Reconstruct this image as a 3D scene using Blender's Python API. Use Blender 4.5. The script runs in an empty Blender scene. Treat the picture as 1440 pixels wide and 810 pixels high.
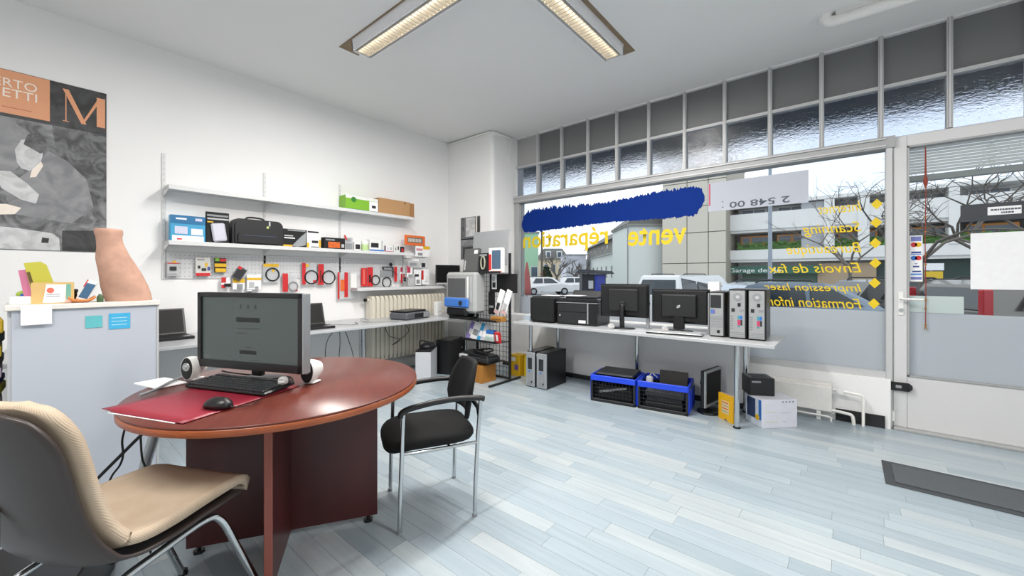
import bpy, bmesh, math, random
from mathutils import Vector, Matrix
random.seed(11)
SC = bpy.context.scene
COL = SC.collection
R = math.radians

# ---------------------------------------------------------------- camera
AIM = R(39.7757)                       # the camera looks between the shelf wall (+Y) and -X
cam_d = bpy.data.cameras.new('camera')
cam_d.sensor_width = 36.0
cam_d.lens = 36.0 * 567.0 / 1440.0
cam_d.shift_y = -17.0 / 1440.0
cam_d.clip_start = 0.05
cam_d.clip_end = 600
cam = bpy.data.objects.new('camera', cam_d)
COL.objects.link(cam)
cam.location = (0, 0, 1.25)
cam.rotation_euler = (R(90), 0, AIM)
SC.camera = cam

# ---------------------------------------------------------------- colour management, world, light
SC.view_settings.view_transform = 'Standard'
SC.view_settings.look = 'None'
SC.view_settings.gamma = 1.0
SC.view_settings.use_curve_mapping = False
SC.view_settings.exposure = 0.72

LAMP_POWER = 41.0
SKY_STRENGTH = 1.62

world = bpy.data.worlds.new('overcast_sky')
SC.world = world
world.use_nodes = True
wn = world.node_tree
wn.nodes.clear()
w_out = wn.nodes.new('ShaderNodeOutputWorld')
w_bg = wn.nodes.new('ShaderNodeBackground')
w_mix = wn.nodes.new('ShaderNodeMix'); w_mix.data_type = 'RGBA'
w_noise = wn.nodes.new('ShaderNodeTexNoise')
w_ramp = wn.nodes.new('ShaderNodeValToRGB')
w_tc = wn.nodes.new('ShaderNodeTexCoord')
w_noise.inputs['Scale'].default_value = 2.2
w_noise.inputs['Detail'].default_value = 5
w_ramp.color_ramp.elements[0].position = 0.38
w_ramp.color_ramp.elements[1].position = 0.62
w_mix.inputs[6].default_value = (0.40, 0.46, 0.55, 1)
w_mix.inputs[7].default_value = (0.64, 0.65, 0.66, 1)
wn.links.new(w_tc.outputs['Generated'], w_noise.inputs['Vector'])
wn.links.new(w_noise.outputs['Fac'], w_ramp.inputs['Fac'])
wn.links.new(w_ramp.outputs['Color'], w_mix.inputs[0])
wn.links.new(w_mix.outputs[2], w_bg.inputs['Color'])
w_bg.inputs['Strength'].default_value = SKY_STRENGTH
wn.links.new(w_bg.outputs[0], w_out.inputs[0])

# ---------------------------------------------------------------- materials (all node based)
def lin(h):
    h = h.lstrip('#')
    out = []
    for i in (0, 2, 4):
        c = int(h[i:i+2], 16) / 255.0
        out.append(c / 12.92 if c <= 0.04045 else ((c + 0.055) / 1.055) ** 2.4)
    return (out[0], out[1], out[2], 1.0)

MATS = {}
def mat(name, col, rough=0.5, metal=0.0, var=0.06, scale=25.0, bump=0.0, stretch=None, coat=0.0, spec=0.5, emit=0.0):
    """principled material whose colour wanders with a noise texture in object space"""
    if name in MATS: return MATS[name]
    m = bpy.data.materials.new(name); m.use_nodes = True
    nt = m.node_tree; b = nt.nodes['Principled BSDF']
    c = lin(col)
    tc = nt.nodes.new('ShaderNodeTexCoord')
    mp = nt.nodes.new('ShaderNodeMapping')
    if stretch: mp.inputs['Scale'].default_value = stretch
    nz = nt.nodes.new('ShaderNodeTexNoise'); nz.inputs['Scale'].default_value = scale; nz.inputs['Detail'].default_value = 4
    mx = nt.nodes.new('ShaderNodeMix'); mx.data_type = 'RGBA'
    mx.inputs[6].default_value = tuple(max(0, k * (1 - var)) for k in c[:3]) + (1,)
    mx.inputs[7].default_value = tuple(min(1, k * (1 + var)) for k in c[:3]) + (1,)
    nt.links.new(tc.outputs['Object'], mp.inputs['Vector'])
    nt.links.new(mp.outputs['Vector'], nz.inputs['Vector'])
    nt.links.new(nz.outputs['Fac'], mx.inputs[0])
    nt.links.new(mx.outputs[2], b.inputs['Base Color'])
    b.inputs['Roughness'].default_value = rough
    b.inputs['Metallic'].default_value = metal
    b.inputs['Coat Weight'].default_value = coat
    b.inputs['Specular IOR Level'].default_value = spec
    if bump:
        bp = nt.nodes.new('ShaderNodeBump'); bp.inputs['Strength'].default_value = bump; bp.inputs['Distance'].default_value = 0.004
        nt.links.new(nz.outputs['Fac'], bp.inputs['Height'])
        nt.links.new(bp.outputs['Normal'], b.inputs['Normal'])
    if emit:
        b.inputs['Emission Color'].default_value = c
        b.inputs['Emission Strength'].default_value = emit
    MATS[name] = m
    return m

def glass_mat(name, tint=(1, 1, 1), refl=1.0):
    if name in MATS: return MATS[name]
    m = bpy.data.materials.new(name); m.use_nodes = True
    nt = m.node_tree; nt.nodes.clear()
    out = nt.nodes.new('ShaderNodeOutputMaterial')
    tr = nt.nodes.new('ShaderNodeBsdfTransparent'); tr.inputs[0].default_value = tint + (1,)
    gl = nt.nodes.new('ShaderNodeBsdfGlossy'); gl.inputs['Roughness'].default_value = 0.01
    fr = nt.nodes.new('ShaderNodeFresnel'); fr.inputs[0].default_value = 1.3
    mul = nt.nodes.new('ShaderNodeMath'); mul.operation = 'MULTIPLY'; mul.inputs[1].default_value = refl
    mx = nt.nodes.new('ShaderNodeMixShader')
    nt.links.new(fr.outputs[0], mul.inputs[0]); nt.links.new(mul.outputs[0], mx.inputs[0])
    nt.links.new(tr.outputs[0], mx.inputs[1]); nt.links.new(gl.outputs[0], mx.inputs[2])
    nt.links.new(mx.outputs[0], out.inputs[0])
    MATS[name] = m
    return m

def film_mat(name, col, trans=0.5, clear=0.0):
    """frosted film: part diffuse, part translucent, optionally part clear"""
    if name in MATS: return MATS[name]
    m = bpy.data.materials.new(name); m.use_nodes = True
    nt = m.node_tree; nt.nodes.clear()
    out = nt.nodes.new('ShaderNodeOutputMaterial')
    d = nt.nodes.new('ShaderNodeBsdfDiffuse'); d.inputs[0].default_value = lin(col)
    t = nt.nodes.new('ShaderNodeBsdfTranslucent'); t.inputs[0].default_value = lin(col)
    mx = nt.nodes.new('ShaderNodeMixShader'); mx.inputs[0].default_value = trans
    nt.links.new(d.outputs[0], mx.inputs[1]); nt.links.new(t.outputs[0], mx.inputs[2])
    nz = nt.nodes.new('ShaderNodeTexNoise'); nz.inputs['Scale'].default_value = 300
    bp = nt.nodes.new('ShaderNodeBump'); bp.inputs['Strength'].default_value = 0.05
    nt.links.new(nz.outputs['Fac'], bp.inputs['Height']); nt.links.new(bp.outputs['Normal'], d.inputs['Normal'])
    last = mx
    if clear:
        tr = nt.nodes.new('ShaderNodeBsdfTransparent')
        m2 = nt.nodes.new('ShaderNodeMixShader'); m2.inputs[0].default_value = clear
        nt.links.new(mx.outputs[0], m2.inputs[1]); nt.links.new(tr.outputs[0], m2.inputs[2]); last = m2
    nt.links.new(last.outputs[0], out.inputs[0])
    MATS[name] = m
    return m

# ---------------------------------------------------------------- geometry helpers
class G:
    """collects shapes into one mesh; T is the current transform"""
    def __init__(s, T=None):
        s.v = []; s.f = []; s.sm = []; s.T = T or Matrix()
    def add(s, vs, fs, smooth=False):
        o = len(s.v)
        s.v += [s.T @ Vector(p) for p in vs]
        s.f += [tuple(i + o for i in f) for f in fs]
        s.sm += [smooth] * len(fs)
        return s
    def box(s, x0, x1, y0, y1, z0, z1, b=0.0):
        if x0 > x1: x0, x1 = x1, x0
        if y0 > y1: y0, y1 = y1, y0
        if z0 > z1: z0, z1 = z1, z0
        b = min(b, (x1-x0)*.49, (y1-y0)*.49, (z1-z0)*.49)
        if b <= 0:
            vs = [(x, y, z) for z in (z0, z1) for y in (y0, y1) for x in (x0, x1)]
            return s.add(vs, [(0,2,3,1),(4,5,7,6),(0,1,5,4),(1,3,7,5),(3,2,6,7),(2,0,4,6)])
        vs = []; idx = {}
        X = (x0, x1); Y = (y0, y1); Z = (z0, z1)
        for i in (0,1):
            for j in (0,1):
                for k in (0,1):
                    sx, sy, sz = (1-2*i), (1-2*j), (1-2*k)
                    for a in range(3):
                        p = [X[i]+sx*b, Y[j]+sy*b, Z[k]+sz*b]
                        p[a] = (X[i], Y[j], Z[k])[a]
                        idx[(i,j,k,a)] = len(vs); vs.append(tuple(p))
        fs = []
        for a in range(3):
            o1, o2 = [q for q in range(3) if q != a]
            for e in (0,1):
                ring = []
                for p, q in ((0,0),(1,0),(1,1),(0,1)):
                    c = [0,0,0]; c[a] = e; c[o1] = p; c[o2] = q
                    ring.append(idx[(c[0],c[1],c[2],a)])
                flip = (e == 0) != (a == 1)
                fs.append(tuple(reversed(ring)) if flip else tuple(ring))
        for a in range(3):
            o1, o2 = [q for q in range(3) if q != a]
            for p in (0,1):
                for q in (0,1):
                    c0 = [0,0,0]; c0[o1] = p; c0[o2] = q; c1 = list(c0); c1[a] = 1
                    fs.append((idx[(*c0,o1)], idx[(*c1,o1)], idx[(*c1,o2)], idx[(*c0,o2)]))
        for i in (0,1):
            for j in (0,1):
                for k in (0,1):
                    fs.append((idx[(i,j,k,0)], idx[(i,j,k,1)], idx[(i,j,k,2)]))
        return s.add(vs, fs)
    def cyl(s, p0, p1, r0, r1=None, n=14, cap=True):
        r1 = r0 if r1 is None else r1
        p0 = Vector(p0); p1 = Vector(p1); d = (p1 - p0).normalized()
        u = d.orthogonal().normalized(); w = d.cross(u)
        vs = []
        for p, r in ((p0, r0), (p1, r1)):
            for i in range(n):
                a = 2*math.pi*i/n
                vs.append(p + (u*math.cos(a) + w*math.sin(a))*r)
        s.add(vs, [(i, (i+1) % n, n+(i+1) % n, n+i) for i in range(n)], True)
        if cap:
            s.add(vs[:n], [tuple(reversed(range(n)))]); s.add(vs[n:], [tuple(range(n))])
        return s
    def tube(s, path, r, n=8, closed=False, rads=None):
        P = [Vector(p) for p in path]; m = len(P)
        rings = []; u = None
        for i in range(m):
            if closed: d = (P[(i+1) % m] - P[i-1])
            else: d = P[min(i+1, m-1)] - P[max(i-1, 0)]
            d.normalize()
            if u is None: u = d.orthogonal().normalized()
            else:
                u = u - d*u.dot(d)
                u = u.normalized() if u.length > 1e-6 else d.orthogonal().normalized()
            w = d.cross(u); rr = rads[i] if rads else r
            rings.append([P[i] + (u*math.cos(2*math.pi*k/n) + w*math.sin(2*math.pi*k/n))*rr for k in range(n)])
        vs = [p for q in rings for p in q]; fs = []
        for i in range(m if closed else m-1):
            j = (i+1) % m
            fs += [(i*n+k, i*n+(k+1) % n, j*n+(k+1) % n, j*n+k) for k in range(n)]
        s.add(vs, fs, True)
        if not closed:
            s.add(rings[0], [tuple(reversed(range(n)))]); s.add(rings[-1], [tuple(range(n))])
        return s
    def lathe(s, prof, n=24, c=(0,0,0), smooth=True, sx=1.0, sy=1.0):
        vs = []
        for r, z in prof:
            for k in range(n):
                a = 2*math.pi*k/n
                vs.append((c[0]+r*math.cos(a)*sx, c[1]+r*math.sin(a)*sy, c[2]+z))
        m = len(prof); fs = []
        for i in range(m-1):
            fs += [(i*n+k, i*n+(k+1) % n, (i+1)*n+(k+1) % n, (i+1)*n+k) for k in range(n)]
        s.add(vs, fs, smooth)
        s.add(vs[:n], [tuple(reversed(range(n)))]); s.add(vs[-n:], [tuple(range(n))])
        return s
    def prism(s, poly, a, b, axis='z'):
        """polygon (p, q) swept from a to b along the axis"""
        n = len(poly)
        ar = sum(poly[i][0]*poly[(i+1) % n][1] - poly[(i+1) % n][0]*poly[i][1] for i in range(n))
        if ar < 0: poly = list(reversed(poly))
        if axis == 'z': f = lambda p, h: (p[0], p[1], h)
        elif axis == 'y': f = lambda p, h: (p[0], -h, p[1])
        else: f = lambda p, h: (h, p[0], p[1])
        if axis == 'y': a, b = -b, -a
        if a > b: a, b = b, a
        vs = [f(p, a) for p in poly] + [f(p, b) for p in poly]
        fs = [tuple(reversed(range(n))), tuple(range(n, 2*n))] + [(i, (i+1) % n, n+(i+1) % n, n+i) for i in range(n)]
        return s.add(vs, fs)
    def sheet(s, fn, nu, nv, th):
        """surface fn(u, v) made solid by pushing its normals back by th"""
        P = [[Vector(fn(i/nu, j/nv)) for j in range(nv+1)] for i in range(nu+1)]
        Nn = [[None]*(nv+1) for _ in range(nu+1)]
        for i in range(nu+1):
            for j in range(nv+1):
                du = P[min(i+1, nu)][j] - P[max(i-1, 0)][j]; dv = P[i][min(j+1, nv)] - P[i][max(j-1, 0)]
                Nn[i][j] = du.cross(dv).normalized()
        k = (nu+1)*(nv+1); id_ = lambda i, j: i*(nv+1)+j
        tt = th if callable(th) else (lambda a, b: th)
        vs = [P[i][j] for i in range(nu+1) for j in range(nv+1)] + [P[i][j] - Nn[i][j]*tt(i/nu, j/nv) for i in range(nu+1) for j in range(nv+1)]
        fs = []
        for i in range(nu):
            for j in range(nv):
                a, b, c, d = id_(i,j), id_(i+1,j), id_(i+1,j+1), id_(i,j+1)
                fs.append((a,b,c,d)); fs.append((k+d,k+c,k+b,k+a))
        for i in range(nu):
            fs.append((id_(i+1,0), id_(i,0), k+id_(i,0), k+id_(i+1,0)))
            fs.append((id_(i,nv), id_(i+1,nv), k+id_(i+1,nv), k+id_(i,nv)))
        for j in range(nv):
            fs.append((id_(0,j), id_(0,j+1), k+id_(0,j+1), k+id_(0,j)))
            fs.append((id_(nu,j+1), id_(nu,j), k+id_(nu,j), k+id_(nu,j+1)))
        return s.add(vs, fs, True)
    def mesh(s, name, m):
        me = bpy.data.meshes.new(name)
        me.from_pydata([tuple(p) for p in s.v], [], s.f)
        me.polygons.foreach_set('use_smooth', s.sm)
        for q in (m if isinstance(m, (list, tuple)) else [m]): me.materials.append(q)
        me.update()
        return me

def obj(name, g, m, parent=None):
    me = g.mesh(name, m) if isinstance(g, G) else g
    o = bpy.data.objects.new(name, me)
    COL.objects.link(o)
    if parent is not None: o.parent = parent
    return o
def tag(o, label, cat, group=None, kind=None):
    o['label'] = label; o['category'] = cat
    if group: o['group'] = group
    if kind: o['kind'] = kind
    return o
def thing(name, label, cat, loc=(0,0,0), rz=0.0, group=None, kind=None):
    o = bpy.data.objects.new(name, None); COL.objects.link(o)
    o.empty_display_size = 0.05
    o.location = loc; o.rotation_euler = (0, 0, rz)
    return tag(o, label, cat, group, kind)
def struct(name, label=None, g=None, m=None, loc=(0,0,0)):
    if g is not None: o = obj(name, g, m)
    else:
        o = bpy.data.objects.new(name, None); COL.objects.link(o)
    o.location = loc
    o['kind'] = 'structure'
    if label: o['label'] = label
    return o
def rot(ax, deg, c=(0,0,0)):
    c = Vector(c)
    return Matrix.Translation(c) @ Matrix.Rotation(R(deg), 4, ax) @ Matrix.Translation(-c)
def arc(p0, p1, p2, n=8):
    """quadratic curve points"""
    p0, p1, p2 = Vector(p0), Vector(p1), Vector(p2)
    return [p0*(1-t)**2 + p1*2*t*(1-t) + p2*t*t for t in [i/n for i in range(n+1)]]
def smooth_path(pts, n=6):
    P = [Vector(p) for p in pts]; out = []
    for i in range(len(P)-1):
        a, b, c, d = P[max(i-1,0)], P[i], P[i+1], P[min(i+2, len(P)-1)]
        for k in range(n):
            t = k/n
            out.append(0.5*((2*b) + (c-a)*t + (2*a-5*b+4*c-d)*t*t + (3*b-a-3*c+d)*t**3))
    out.append(P[-1]); return out
def lettering(body, m, parent, M, width=None, height=None, shear=0.0, bold=0.0, depth=0.0006, name='lettering', align='LEFT'):
    """flat printed letters: text lies in local XY of M, fitted to width / height"""
    cu = bpy.data.curves.new('lettering', 'FONT')
    cu.body = body; cu.size = 1.0; cu.shear = shear; cu.offset = bold; cu.extrude = 0.0; cu.resolution_u = 3
    cu.align_x = align
    t = bpy.data.objects.new('lettering_tmp', cu); COL.objects.link(t)
    bpy.context.view_layer.update()
    me = bpy.data.meshes.new_from_object(t.evaluated_get(bpy.context.evaluated_depsgraph_get()))
    bpy.data.objects.remove(t); bpy.data.curves.remove(cu)
    xs = [v.co.x for v in me.vertices]; ys = [v.co.y for v in me.vertices]
    sx = width/(max(xs)-min(xs)) if width else None
    sy = height/(max(ys)-min(ys)) if height else None
    sx = sx or sy; sy = sy or sx
    x0 = min(xs) if align == 'LEFT' else (min(xs)+max(xs))/2
    for v in me.vertices:
        v.co = M @ Vector(((v.co.x-x0)*sx, v.co.y*sy, depth))
    me.materials.clear(); me.materials.append(m)
    return obj(name, me, m, parent)
def copy_tree(o, loc, rz, label, parent=None):
    c = o.copy(); COL.objects.link(c)
    if parent is None:
        c.location = loc; c.rotation_euler = (0, 0, rz); c['label'] = label
    else: c.parent = parent
    for ch in list(o.children): copy_tree(ch, None, None, None, c)
    return c
SA, CA = math.sin(AIM), math.cos(AIM)
def at(u, v, d):
    """world point seen at photo pixel (u, v) at forward distance d"""
    r = (u-720)/567.0*d; p = (388-v)/567.0*d
    return Vector((r*CA-d*SA, r*SA+d*CA, 1.25+p))
def on_x(u, v, X):
    q = at(u, v, 1.0); t = X/q.x
    return Vector((X, q.y*t, 1.25+(q.z-1.25)*t))
def on_y(u, v, Y):
    q = at(u, v, 1.0); t = Y/q.y
    return Vector((q.x*t, Y, 1.25+(q.z-1.25)*t))
def on_z(u, v, z):
    q = at(u, v, 1.0); t = (z-1.25)/(q.z-1.25)
    return Vector((q.x*t, q.y*t, z))

# shared palette
WHITE = mat('white_plastic', '#e8e8e6', .4)
OFFWHITE = mat('off_white_laminate', '#dcdcda', .45)
BLACK = mat('black_plastic', '#131416', .36)
BLACKM = mat('matte_black', '#0e0e10', .7)
DARK = mat('charcoal_plastic', '#222427', .5)
GREY = mat('grey_plastic', '#8c8f92', .45)
LGREY = mat('light_grey_plastic', '#b9bbbd', .45)
SILVER = mat('silver_paint', '#a9adb0', .32, .5)
CHROME = mat('chrome', '#c9ccce', .12, 1.0, var=.02)
ALU = mat('brushed_aluminium', '#b2b3b3', .42, .35)
SCREEN = mat('dark_screen', '#08090a', .5, spec=.25)
RED = mat('red_card', '#c8262b', .5)
YELLOW = mat('yellow_card', '#e0b21e', .5)
BLUE = mat('blue_card', '#2c6fc0', .45)
ORANGE = mat('orange_card', '#de6a2e', .5)
GREEN = mat('green_card', '#7db52f', .5)
CARD = mat('brown_cardboard', '#b58c62', .8, bump=.1)
PAPER = mat('white_paper', '#eeeef0', .7)

# ================================================================= the room
XL, YW, ZC = -4.67, 4.60, 3.26          # shelf wall, window wall, ceiling
XR, YF = 2.60, -2.20                    # walls behind the camera

def plank_mat():
    m = bpy.data.materials.new('blue_washed_wood_floor'); m.use_nodes = True
    nt = m.node_tree; b = nt.nodes['Principled BSDF']; L = nt.links.new
    oi = nt.nodes.new('ShaderNodeObjectInfo'); ge = nt.nodes.new('ShaderNodeNewGeometry')
    ad = nt.nodes.new('ShaderNodeMath'); ad.operation = 'ADD'
    fr = nt.nodes.new('ShaderNodeMath'); fr.operation = 'FRACT'
    L(oi.outputs['Random'], ad.inputs[0]); L(ge.outputs['Random Per Island'], ad.inputs[1]); L(ad.outputs[0], fr.inputs[0])
    rp = nt.nodes.new('ShaderNodeValToRGB'); e = rp.color_ramp.elements
    e[0].position = 0; e[0].color = lin('#98a6ae'); e[1].position = 1; e[1].color = lin('#b3babd')
    for p, c in ((.2, '#9eabb3'), (.45, '#a3b0b8'), (.7, '#a9b5bb')):
        k = e.new(p); k.color = lin(c)
    L(fr.outputs[0], rp.inputs[0])
    tc = nt.nodes.new('ShaderNodeTexCoord'); mp = nt.nodes.new('ShaderNodeMapping'); mp.inputs['Scale'].default_value = (1.6, 22, 22)
    off = nt.nodes.new('ShaderNodeMath'); off.operation = 'MULTIPLY'; off.inputs[1].default_value = 40
    L(fr.outputs[0], off.inputs[0])
    va = nt.nodes.new('ShaderNodeVectorMath'); va.operation = 'ADD'
    L(tc.outputs['Object'], mp.inputs[0]); L(mp.outputs[0], va.inputs[0]); L(off.outputs[0], va.inputs[1])
    nz = nt.nodes.new('ShaderNodeTexNoise'); nz.inputs['Scale'].default_value = 1.6; nz.inputs['Detail'].default_value = 6; nz.inputs['Roughness'].default_value = .6
    L(va.outputs[0], nz.inputs[0])
    r2 = nt.nodes.new('ShaderNodeValToRGB'); r2.color_ramp.elements[0].position = .3; r2.color_ramp.elements[1].position = .72
    r2.color_ramp.elements[0].color = (.84, .87, .90, 1); r2.color_ramp.elements[1].color = (1.06, 1.05, 1.04, 1)
    L(nz.outputs['Fac'], r2.inputs[0])
    mx = nt.nodes.new('ShaderNodeMix'); mx.data_type = 'RGBA'; mx.blend_type = 'MULTIPLY'; mx.inputs[0].default_value = 1
    L(rp.outputs[0], mx.inputs[6]); L(r2.outputs[0], mx.inputs[7]); L(mx.outputs[2], b.inputs['Base Color'])
    b.inputs['Roughness'].default_value = .3
    b.inputs['Specular IOR Level'].default_value = .55
    return m
PLANK = plank_mat()

g = G(); g.box(XL-.1, XR, YF, YW+.1, -.06, -.004)
floor = struct('floor', 'pale blue washed wood strip floor', g, mat('floor_joint', '#9aabb6', .7))
W = .093
planks = []
row = 0; y = YF
while y < YW:
    x = XL - random.random()*.9
    while x < XR:
        Ln = random.choice((.48, .64, .80, .96))
        planks.append((x, y, Ln)); x += Ln
    y += W
def plank_px(p):
    x, yy, Ln = p
    q = Vector((min(max(x+Ln/2, XL), XR), yy+W/2, 0))
    f = -q.x*SA + q.y*CA
    if f < .9: return 0
    r = q.x*CA + q.y*SA
    u = 720+567*r/f; v = 388+567*1.25/f
    if not (-60 < u < 1500 and v < 860): return 0
    if q.x < -3.1 and q.y < 3.0: return 0       # under the worktop and the cupboard
    return Ln/f**2.2
planks = [p for p in planks if p[0]+p[2] > XL and p[0] < XR]
planks.sort(key=plank_px, reverse=True)
plank_me = {}
for i, (x, yy, Ln) in enumerate(planks[:300]):
    x0, x1 = max(x, XL), min(x+Ln, XR)
    key = round(x1-x0, 3)
    if key not in plank_me:
        gg = G(); gg.box(0, key-.0012, 0, W-.0012, -.004, 0); plank_me[key] = gg.mesh('floor_plank', PLANK)
    o = obj('floor_plank', plank_me[key], None, floor); o.location = (x0, yy, 0)
g = G()
for x, yy, Ln in planks[300:]:
    x0, x1 = max(x, XL), min(x+Ln, XR)
    g.box(x0, x1-.0012, yy, yy+W-.0012, -.004, 0)
o = obj('distant_floor_planks', g, PLANK, floor); o['kind'] = 'stuff'

WALL = mat('white_wall_paint', '#ececec', .85, var=.025, scale=3, bump=.03)
CEIL = mat('white_ceiling_paint', '#e6e6e6', .9, var=.02, scale=2)
g = G(); g.box(XL-.15, XR, YF-.1, YW+.15, ZC, ZC+.12)
ceiling = struct('ceiling', 'plain white painted ceiling', g, CEIL)
g = G(); g.box(XL-.15, XL, YF-.1, YW+.15, -.06, ZC)
struct('wall_left', 'long white wall behind the shelves', g, WALL)
g = G(); g.box(XL, XR, YF-.15, YF, -.06, ZC)
struct('wall_front', 'white wall behind the viewer', g, WALL)
g = G(); g.box(XR, XR+.15, YF-.1, YW+.15, -.06, ZC)
struct('wall_right', 'white side wall outside the view', g, WALL)
# corner pier with its slightly rounded outer edge
pier = [(XL, 4.09)]
for k in range(7):
    a = R(-90 + 15*k); pier.append((-3.80+.05*math.cos(a), 4.14+.05*math.sin(a)))
pier += [(-3.73, 4.57), (-3.73, YW+.15), (XL, YW+.15)]
pier = [p for p in pier]
pier[-3] = (-3.75, 4.57)
g = G(); g.prism(pier, -.06, ZC)
wb = struct('wall_back', 'white corner pier beside the shop window', g, WALL)
g = G(); g.tube([(-4.66, 4.075, 3.235), (-3.80, 4.075, 3.235), (-3.755, 4.1, 3.23), (-3.735, 4.5, 3.23)], .014, 6)
obj('cornice_cable', g, WHITE, wb)
g = G(); g.tube(smooth_path([(-3.742, 4.42, 3.2), (-3.738, 4.40, 3.1), (-3.742, 4.44, 2.95), (-3.745, 4.44, 2.9)]), .008, 6)
obj('white_wire', g, WHITE, wb)
g = G(); g.box(-3.75, -.74, 4.31, 4.56, 0, .715)
struct('wall_low', 'low white wall below the shop window', g, WALL)
g = G(); g.box(-.74, .27, 4.505, 4.56, 0, .40)
lw = struct('wall_niche', 'white wall behind the panel heater', g, WALL)
g = G(); g.box(-3.75, -.74, 4.295, 4.31, 0, .05)
bb = struct('baseboard_back', 'dark baseboard under the window desk', g, mat('dark_baseboard', '#2a2b2c', .6))
g = G(); g.box(1.33, XR, YW-.05, YW+.1, 0, 3.26)
struct('wall_door_side', 'white wall beyond the glass door', g, WALL)

# ----------------------------------------------------------------- shop window
FR = mat('grey_painted_frame', '#a4a5a6', .5, .1, var=.04)
FRL = mat('pale_frame_edge', '#c3c4c5', .45, .1, var=.03)
CLEAR = glass_mat('clear_glass', (.97, .985, .98), .75)
win = struct('window_1', 'large shop window with blue brush stroke and yellow lettering')
g = G(); g.box(-3.73, -3.655, 4.55, 4.68, .38, 2.40); obj('jamb', g, FR, win)
g = G(); g.box(.243, .285, 4.54, 4.68, 0, 2.40, .004); obj('jamb', g, FRL, win)
g = G(); g.box(-3.73, .30, 4.53, 4.68, 2.305, 2.40); obj('head_rail', g, FR, win)
g = G(); g.box(-3.73, .243, 4.52, 4.53, 2.318, 2.33); g.box(-3.73, .243, 4.515, 4.53, 2.375, 2.385); obj('head_bead', g, FRL, win)
g = G(); g.box(-3.73, .243, 4.54, 4.68, .38, .455); obj('sill_rail', g, FRL, win)
g = G(); g.box(-3.655, .243, 4.60, 4.608, .455, 2.305); obj('pane', g, CLEAR, win)
g = G(); g.box(-3.655, .243, 4.592, 4.596, .455, .952); obj('frosted_film', g, film_mat('frosted_film', '#d6dbe0', .55), win)

BLUEINK = mat('blue_paint_stroke', '#062c7c', .75, var=.06, scale=4, spec=.15)
top, bot = [], []
N = 230
for i in range(N+1):
    t = i/N; x = -3.635 + t*(3.635-1.165)
    zt = 2.168 + .018*math.sin(t*9) + .03*t
    zt -= .16*max(0, (.035-t)/.035)**1.5 + .10*max(0, (t-.965)/.035)**2
    zb = 1.885 - .010*math.sin(t*7+1) + .025*t
    zb += .09*max(0, (.03-t)/.03)**2 + .15*max(0, (t-.955)/.045)**1.5
    j = .040 if t < .5 else .026
    if i % 2: top.append((x + random.uniform(-.006, .006), zt + random.uniform(-j, j*.9)))
    else: top.append((x, zt + random.uniform(-j*.4, j*.4)))
    bot.append((x, zb + random.uniform(-.020, .012)*(1 if i % 2 else .3)))
g = G(); g.prism(bot + top[::-1], 4.589, 4.5915, 'y')
obj('blue_brush_stroke', g, BLUEINK, win)

YEL = mat('yellow_vinyl_letters', '#e3c414', .5, var=.04)
# letters stuck to the outside read mirrored from the room: local X runs towards -X
def mirrored(x, z, y=4.5905):
    return Matrix(((-1, 0, 0, x), (0, 0, -1, y), (0, 1, 0, z), (0, 0, 0, 1)))
lettering('vente', YEL, win, mirrored(-1.345, 1.612), width=.675, height=.215, bold=.018)
lettering('réparation', YEL, win, mirrored(-2.277, 1.655), width=1.335, height=.295, bold=.018)
for s, z, xe in (('Internet', 1.81, -.208), ('Scanning', 1.635, -.324), ('Bureautique', 1.455, -.444), ('Envois de fax', 1.28, -.593),
                 ('Impression laser', 1.115, -.625), ('Formation informatique', .965, -.93)):
    lettering(s, YEL, win, mirrored(.092, z), width=.092-xe, height=.088 if 'g' not in s and 'q' not in s else .118, shear=.28, bold=.004)
for x, z in ((.189, 1.857), (.185, 1.701), (.18, 1.527), (.18, 1.358), (.176, 1.19), (.171, 1.015)):
    g = G(); g.prism([(x-.038, z), (x, z-.045), (x+.038, z), (x, z+.045)], 4.589, 4.5915, 'y'); obj('diamond_bullet', g, YEL, win)

t = thing('window_notice', 'long white notice stuck upside down high on shop window', 'notice', (-.7025, 4.587, 1.925))
g = G(); g.box(-.4265, .4265, -.001, .001, 0, .30); obj('sheet', g, film_mat('white_notice_film', '#dfe2ea', .5), t)
M180 = Matrix(((-1, 0, 0, .285), (0, 0, -1, -.0015), (0, -1, 0, .078), (0, 0, 0, 1)))
lettering('2 548 00', mat('grey_print', '#4a525c', .6), t, M180, width=.51, height=.062, bold=.012)
obj('colon_dot', G().box(-.294, -.282, -.0025, -.001, .085, .094), MATS['grey_print'], t); obj('colon_dot', G().box(-.296, -.28, -.0025, -.001, .030, .038), MATS['grey_print'], t)
g = G(); g.box(-.42, -.405, -.0035, -.001, .06, .29); obj('red_stripe', g, mat('pinkish_red_print', '#c0506a', .6), t)

# ----------------------------------------------------------------- transom grid
TG = bpy.data.materials.new('hammered_glass'); TG.use_nodes = True
nt = TG.node_tree; b = nt.nodes['Principled BSDF']
b.inputs['Transmission Weight'].default_value = 1.0; b.inputs['Roughness'].default_value = .08; b.inputs['IOR'].default_value = 1.35
b.inputs['Base Color'].default_value = (.66, .70, .75, 1)
nz = nt.nodes.new('ShaderNodeTexNoise'); nz.inputs['Scale'].default_value = 26; nz.inputs['Detail'].default_value = 3
mp = nt.nodes.new('ShaderNodeMapping'); mp.inputs['Scale'].default_value = (.7, 1, 1.6); tc = nt.nodes.new('ShaderNodeTexCoord')
bp = nt.nodes.new('ShaderNodeBump'); bp.inputs['Strength'].default_value = .35; bp.inputs['Distance'].default_value = .02
nt.links.new(tc.outputs['Object'], mp.inputs[0]); nt.links.new(mp.outputs[0], nz.inputs[0]); nt.links.new(nz.outputs['Fac'], bp.inputs['Height']); nt.links.new(bp.outputs['Normal'], b.inputs['Normal'])
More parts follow.
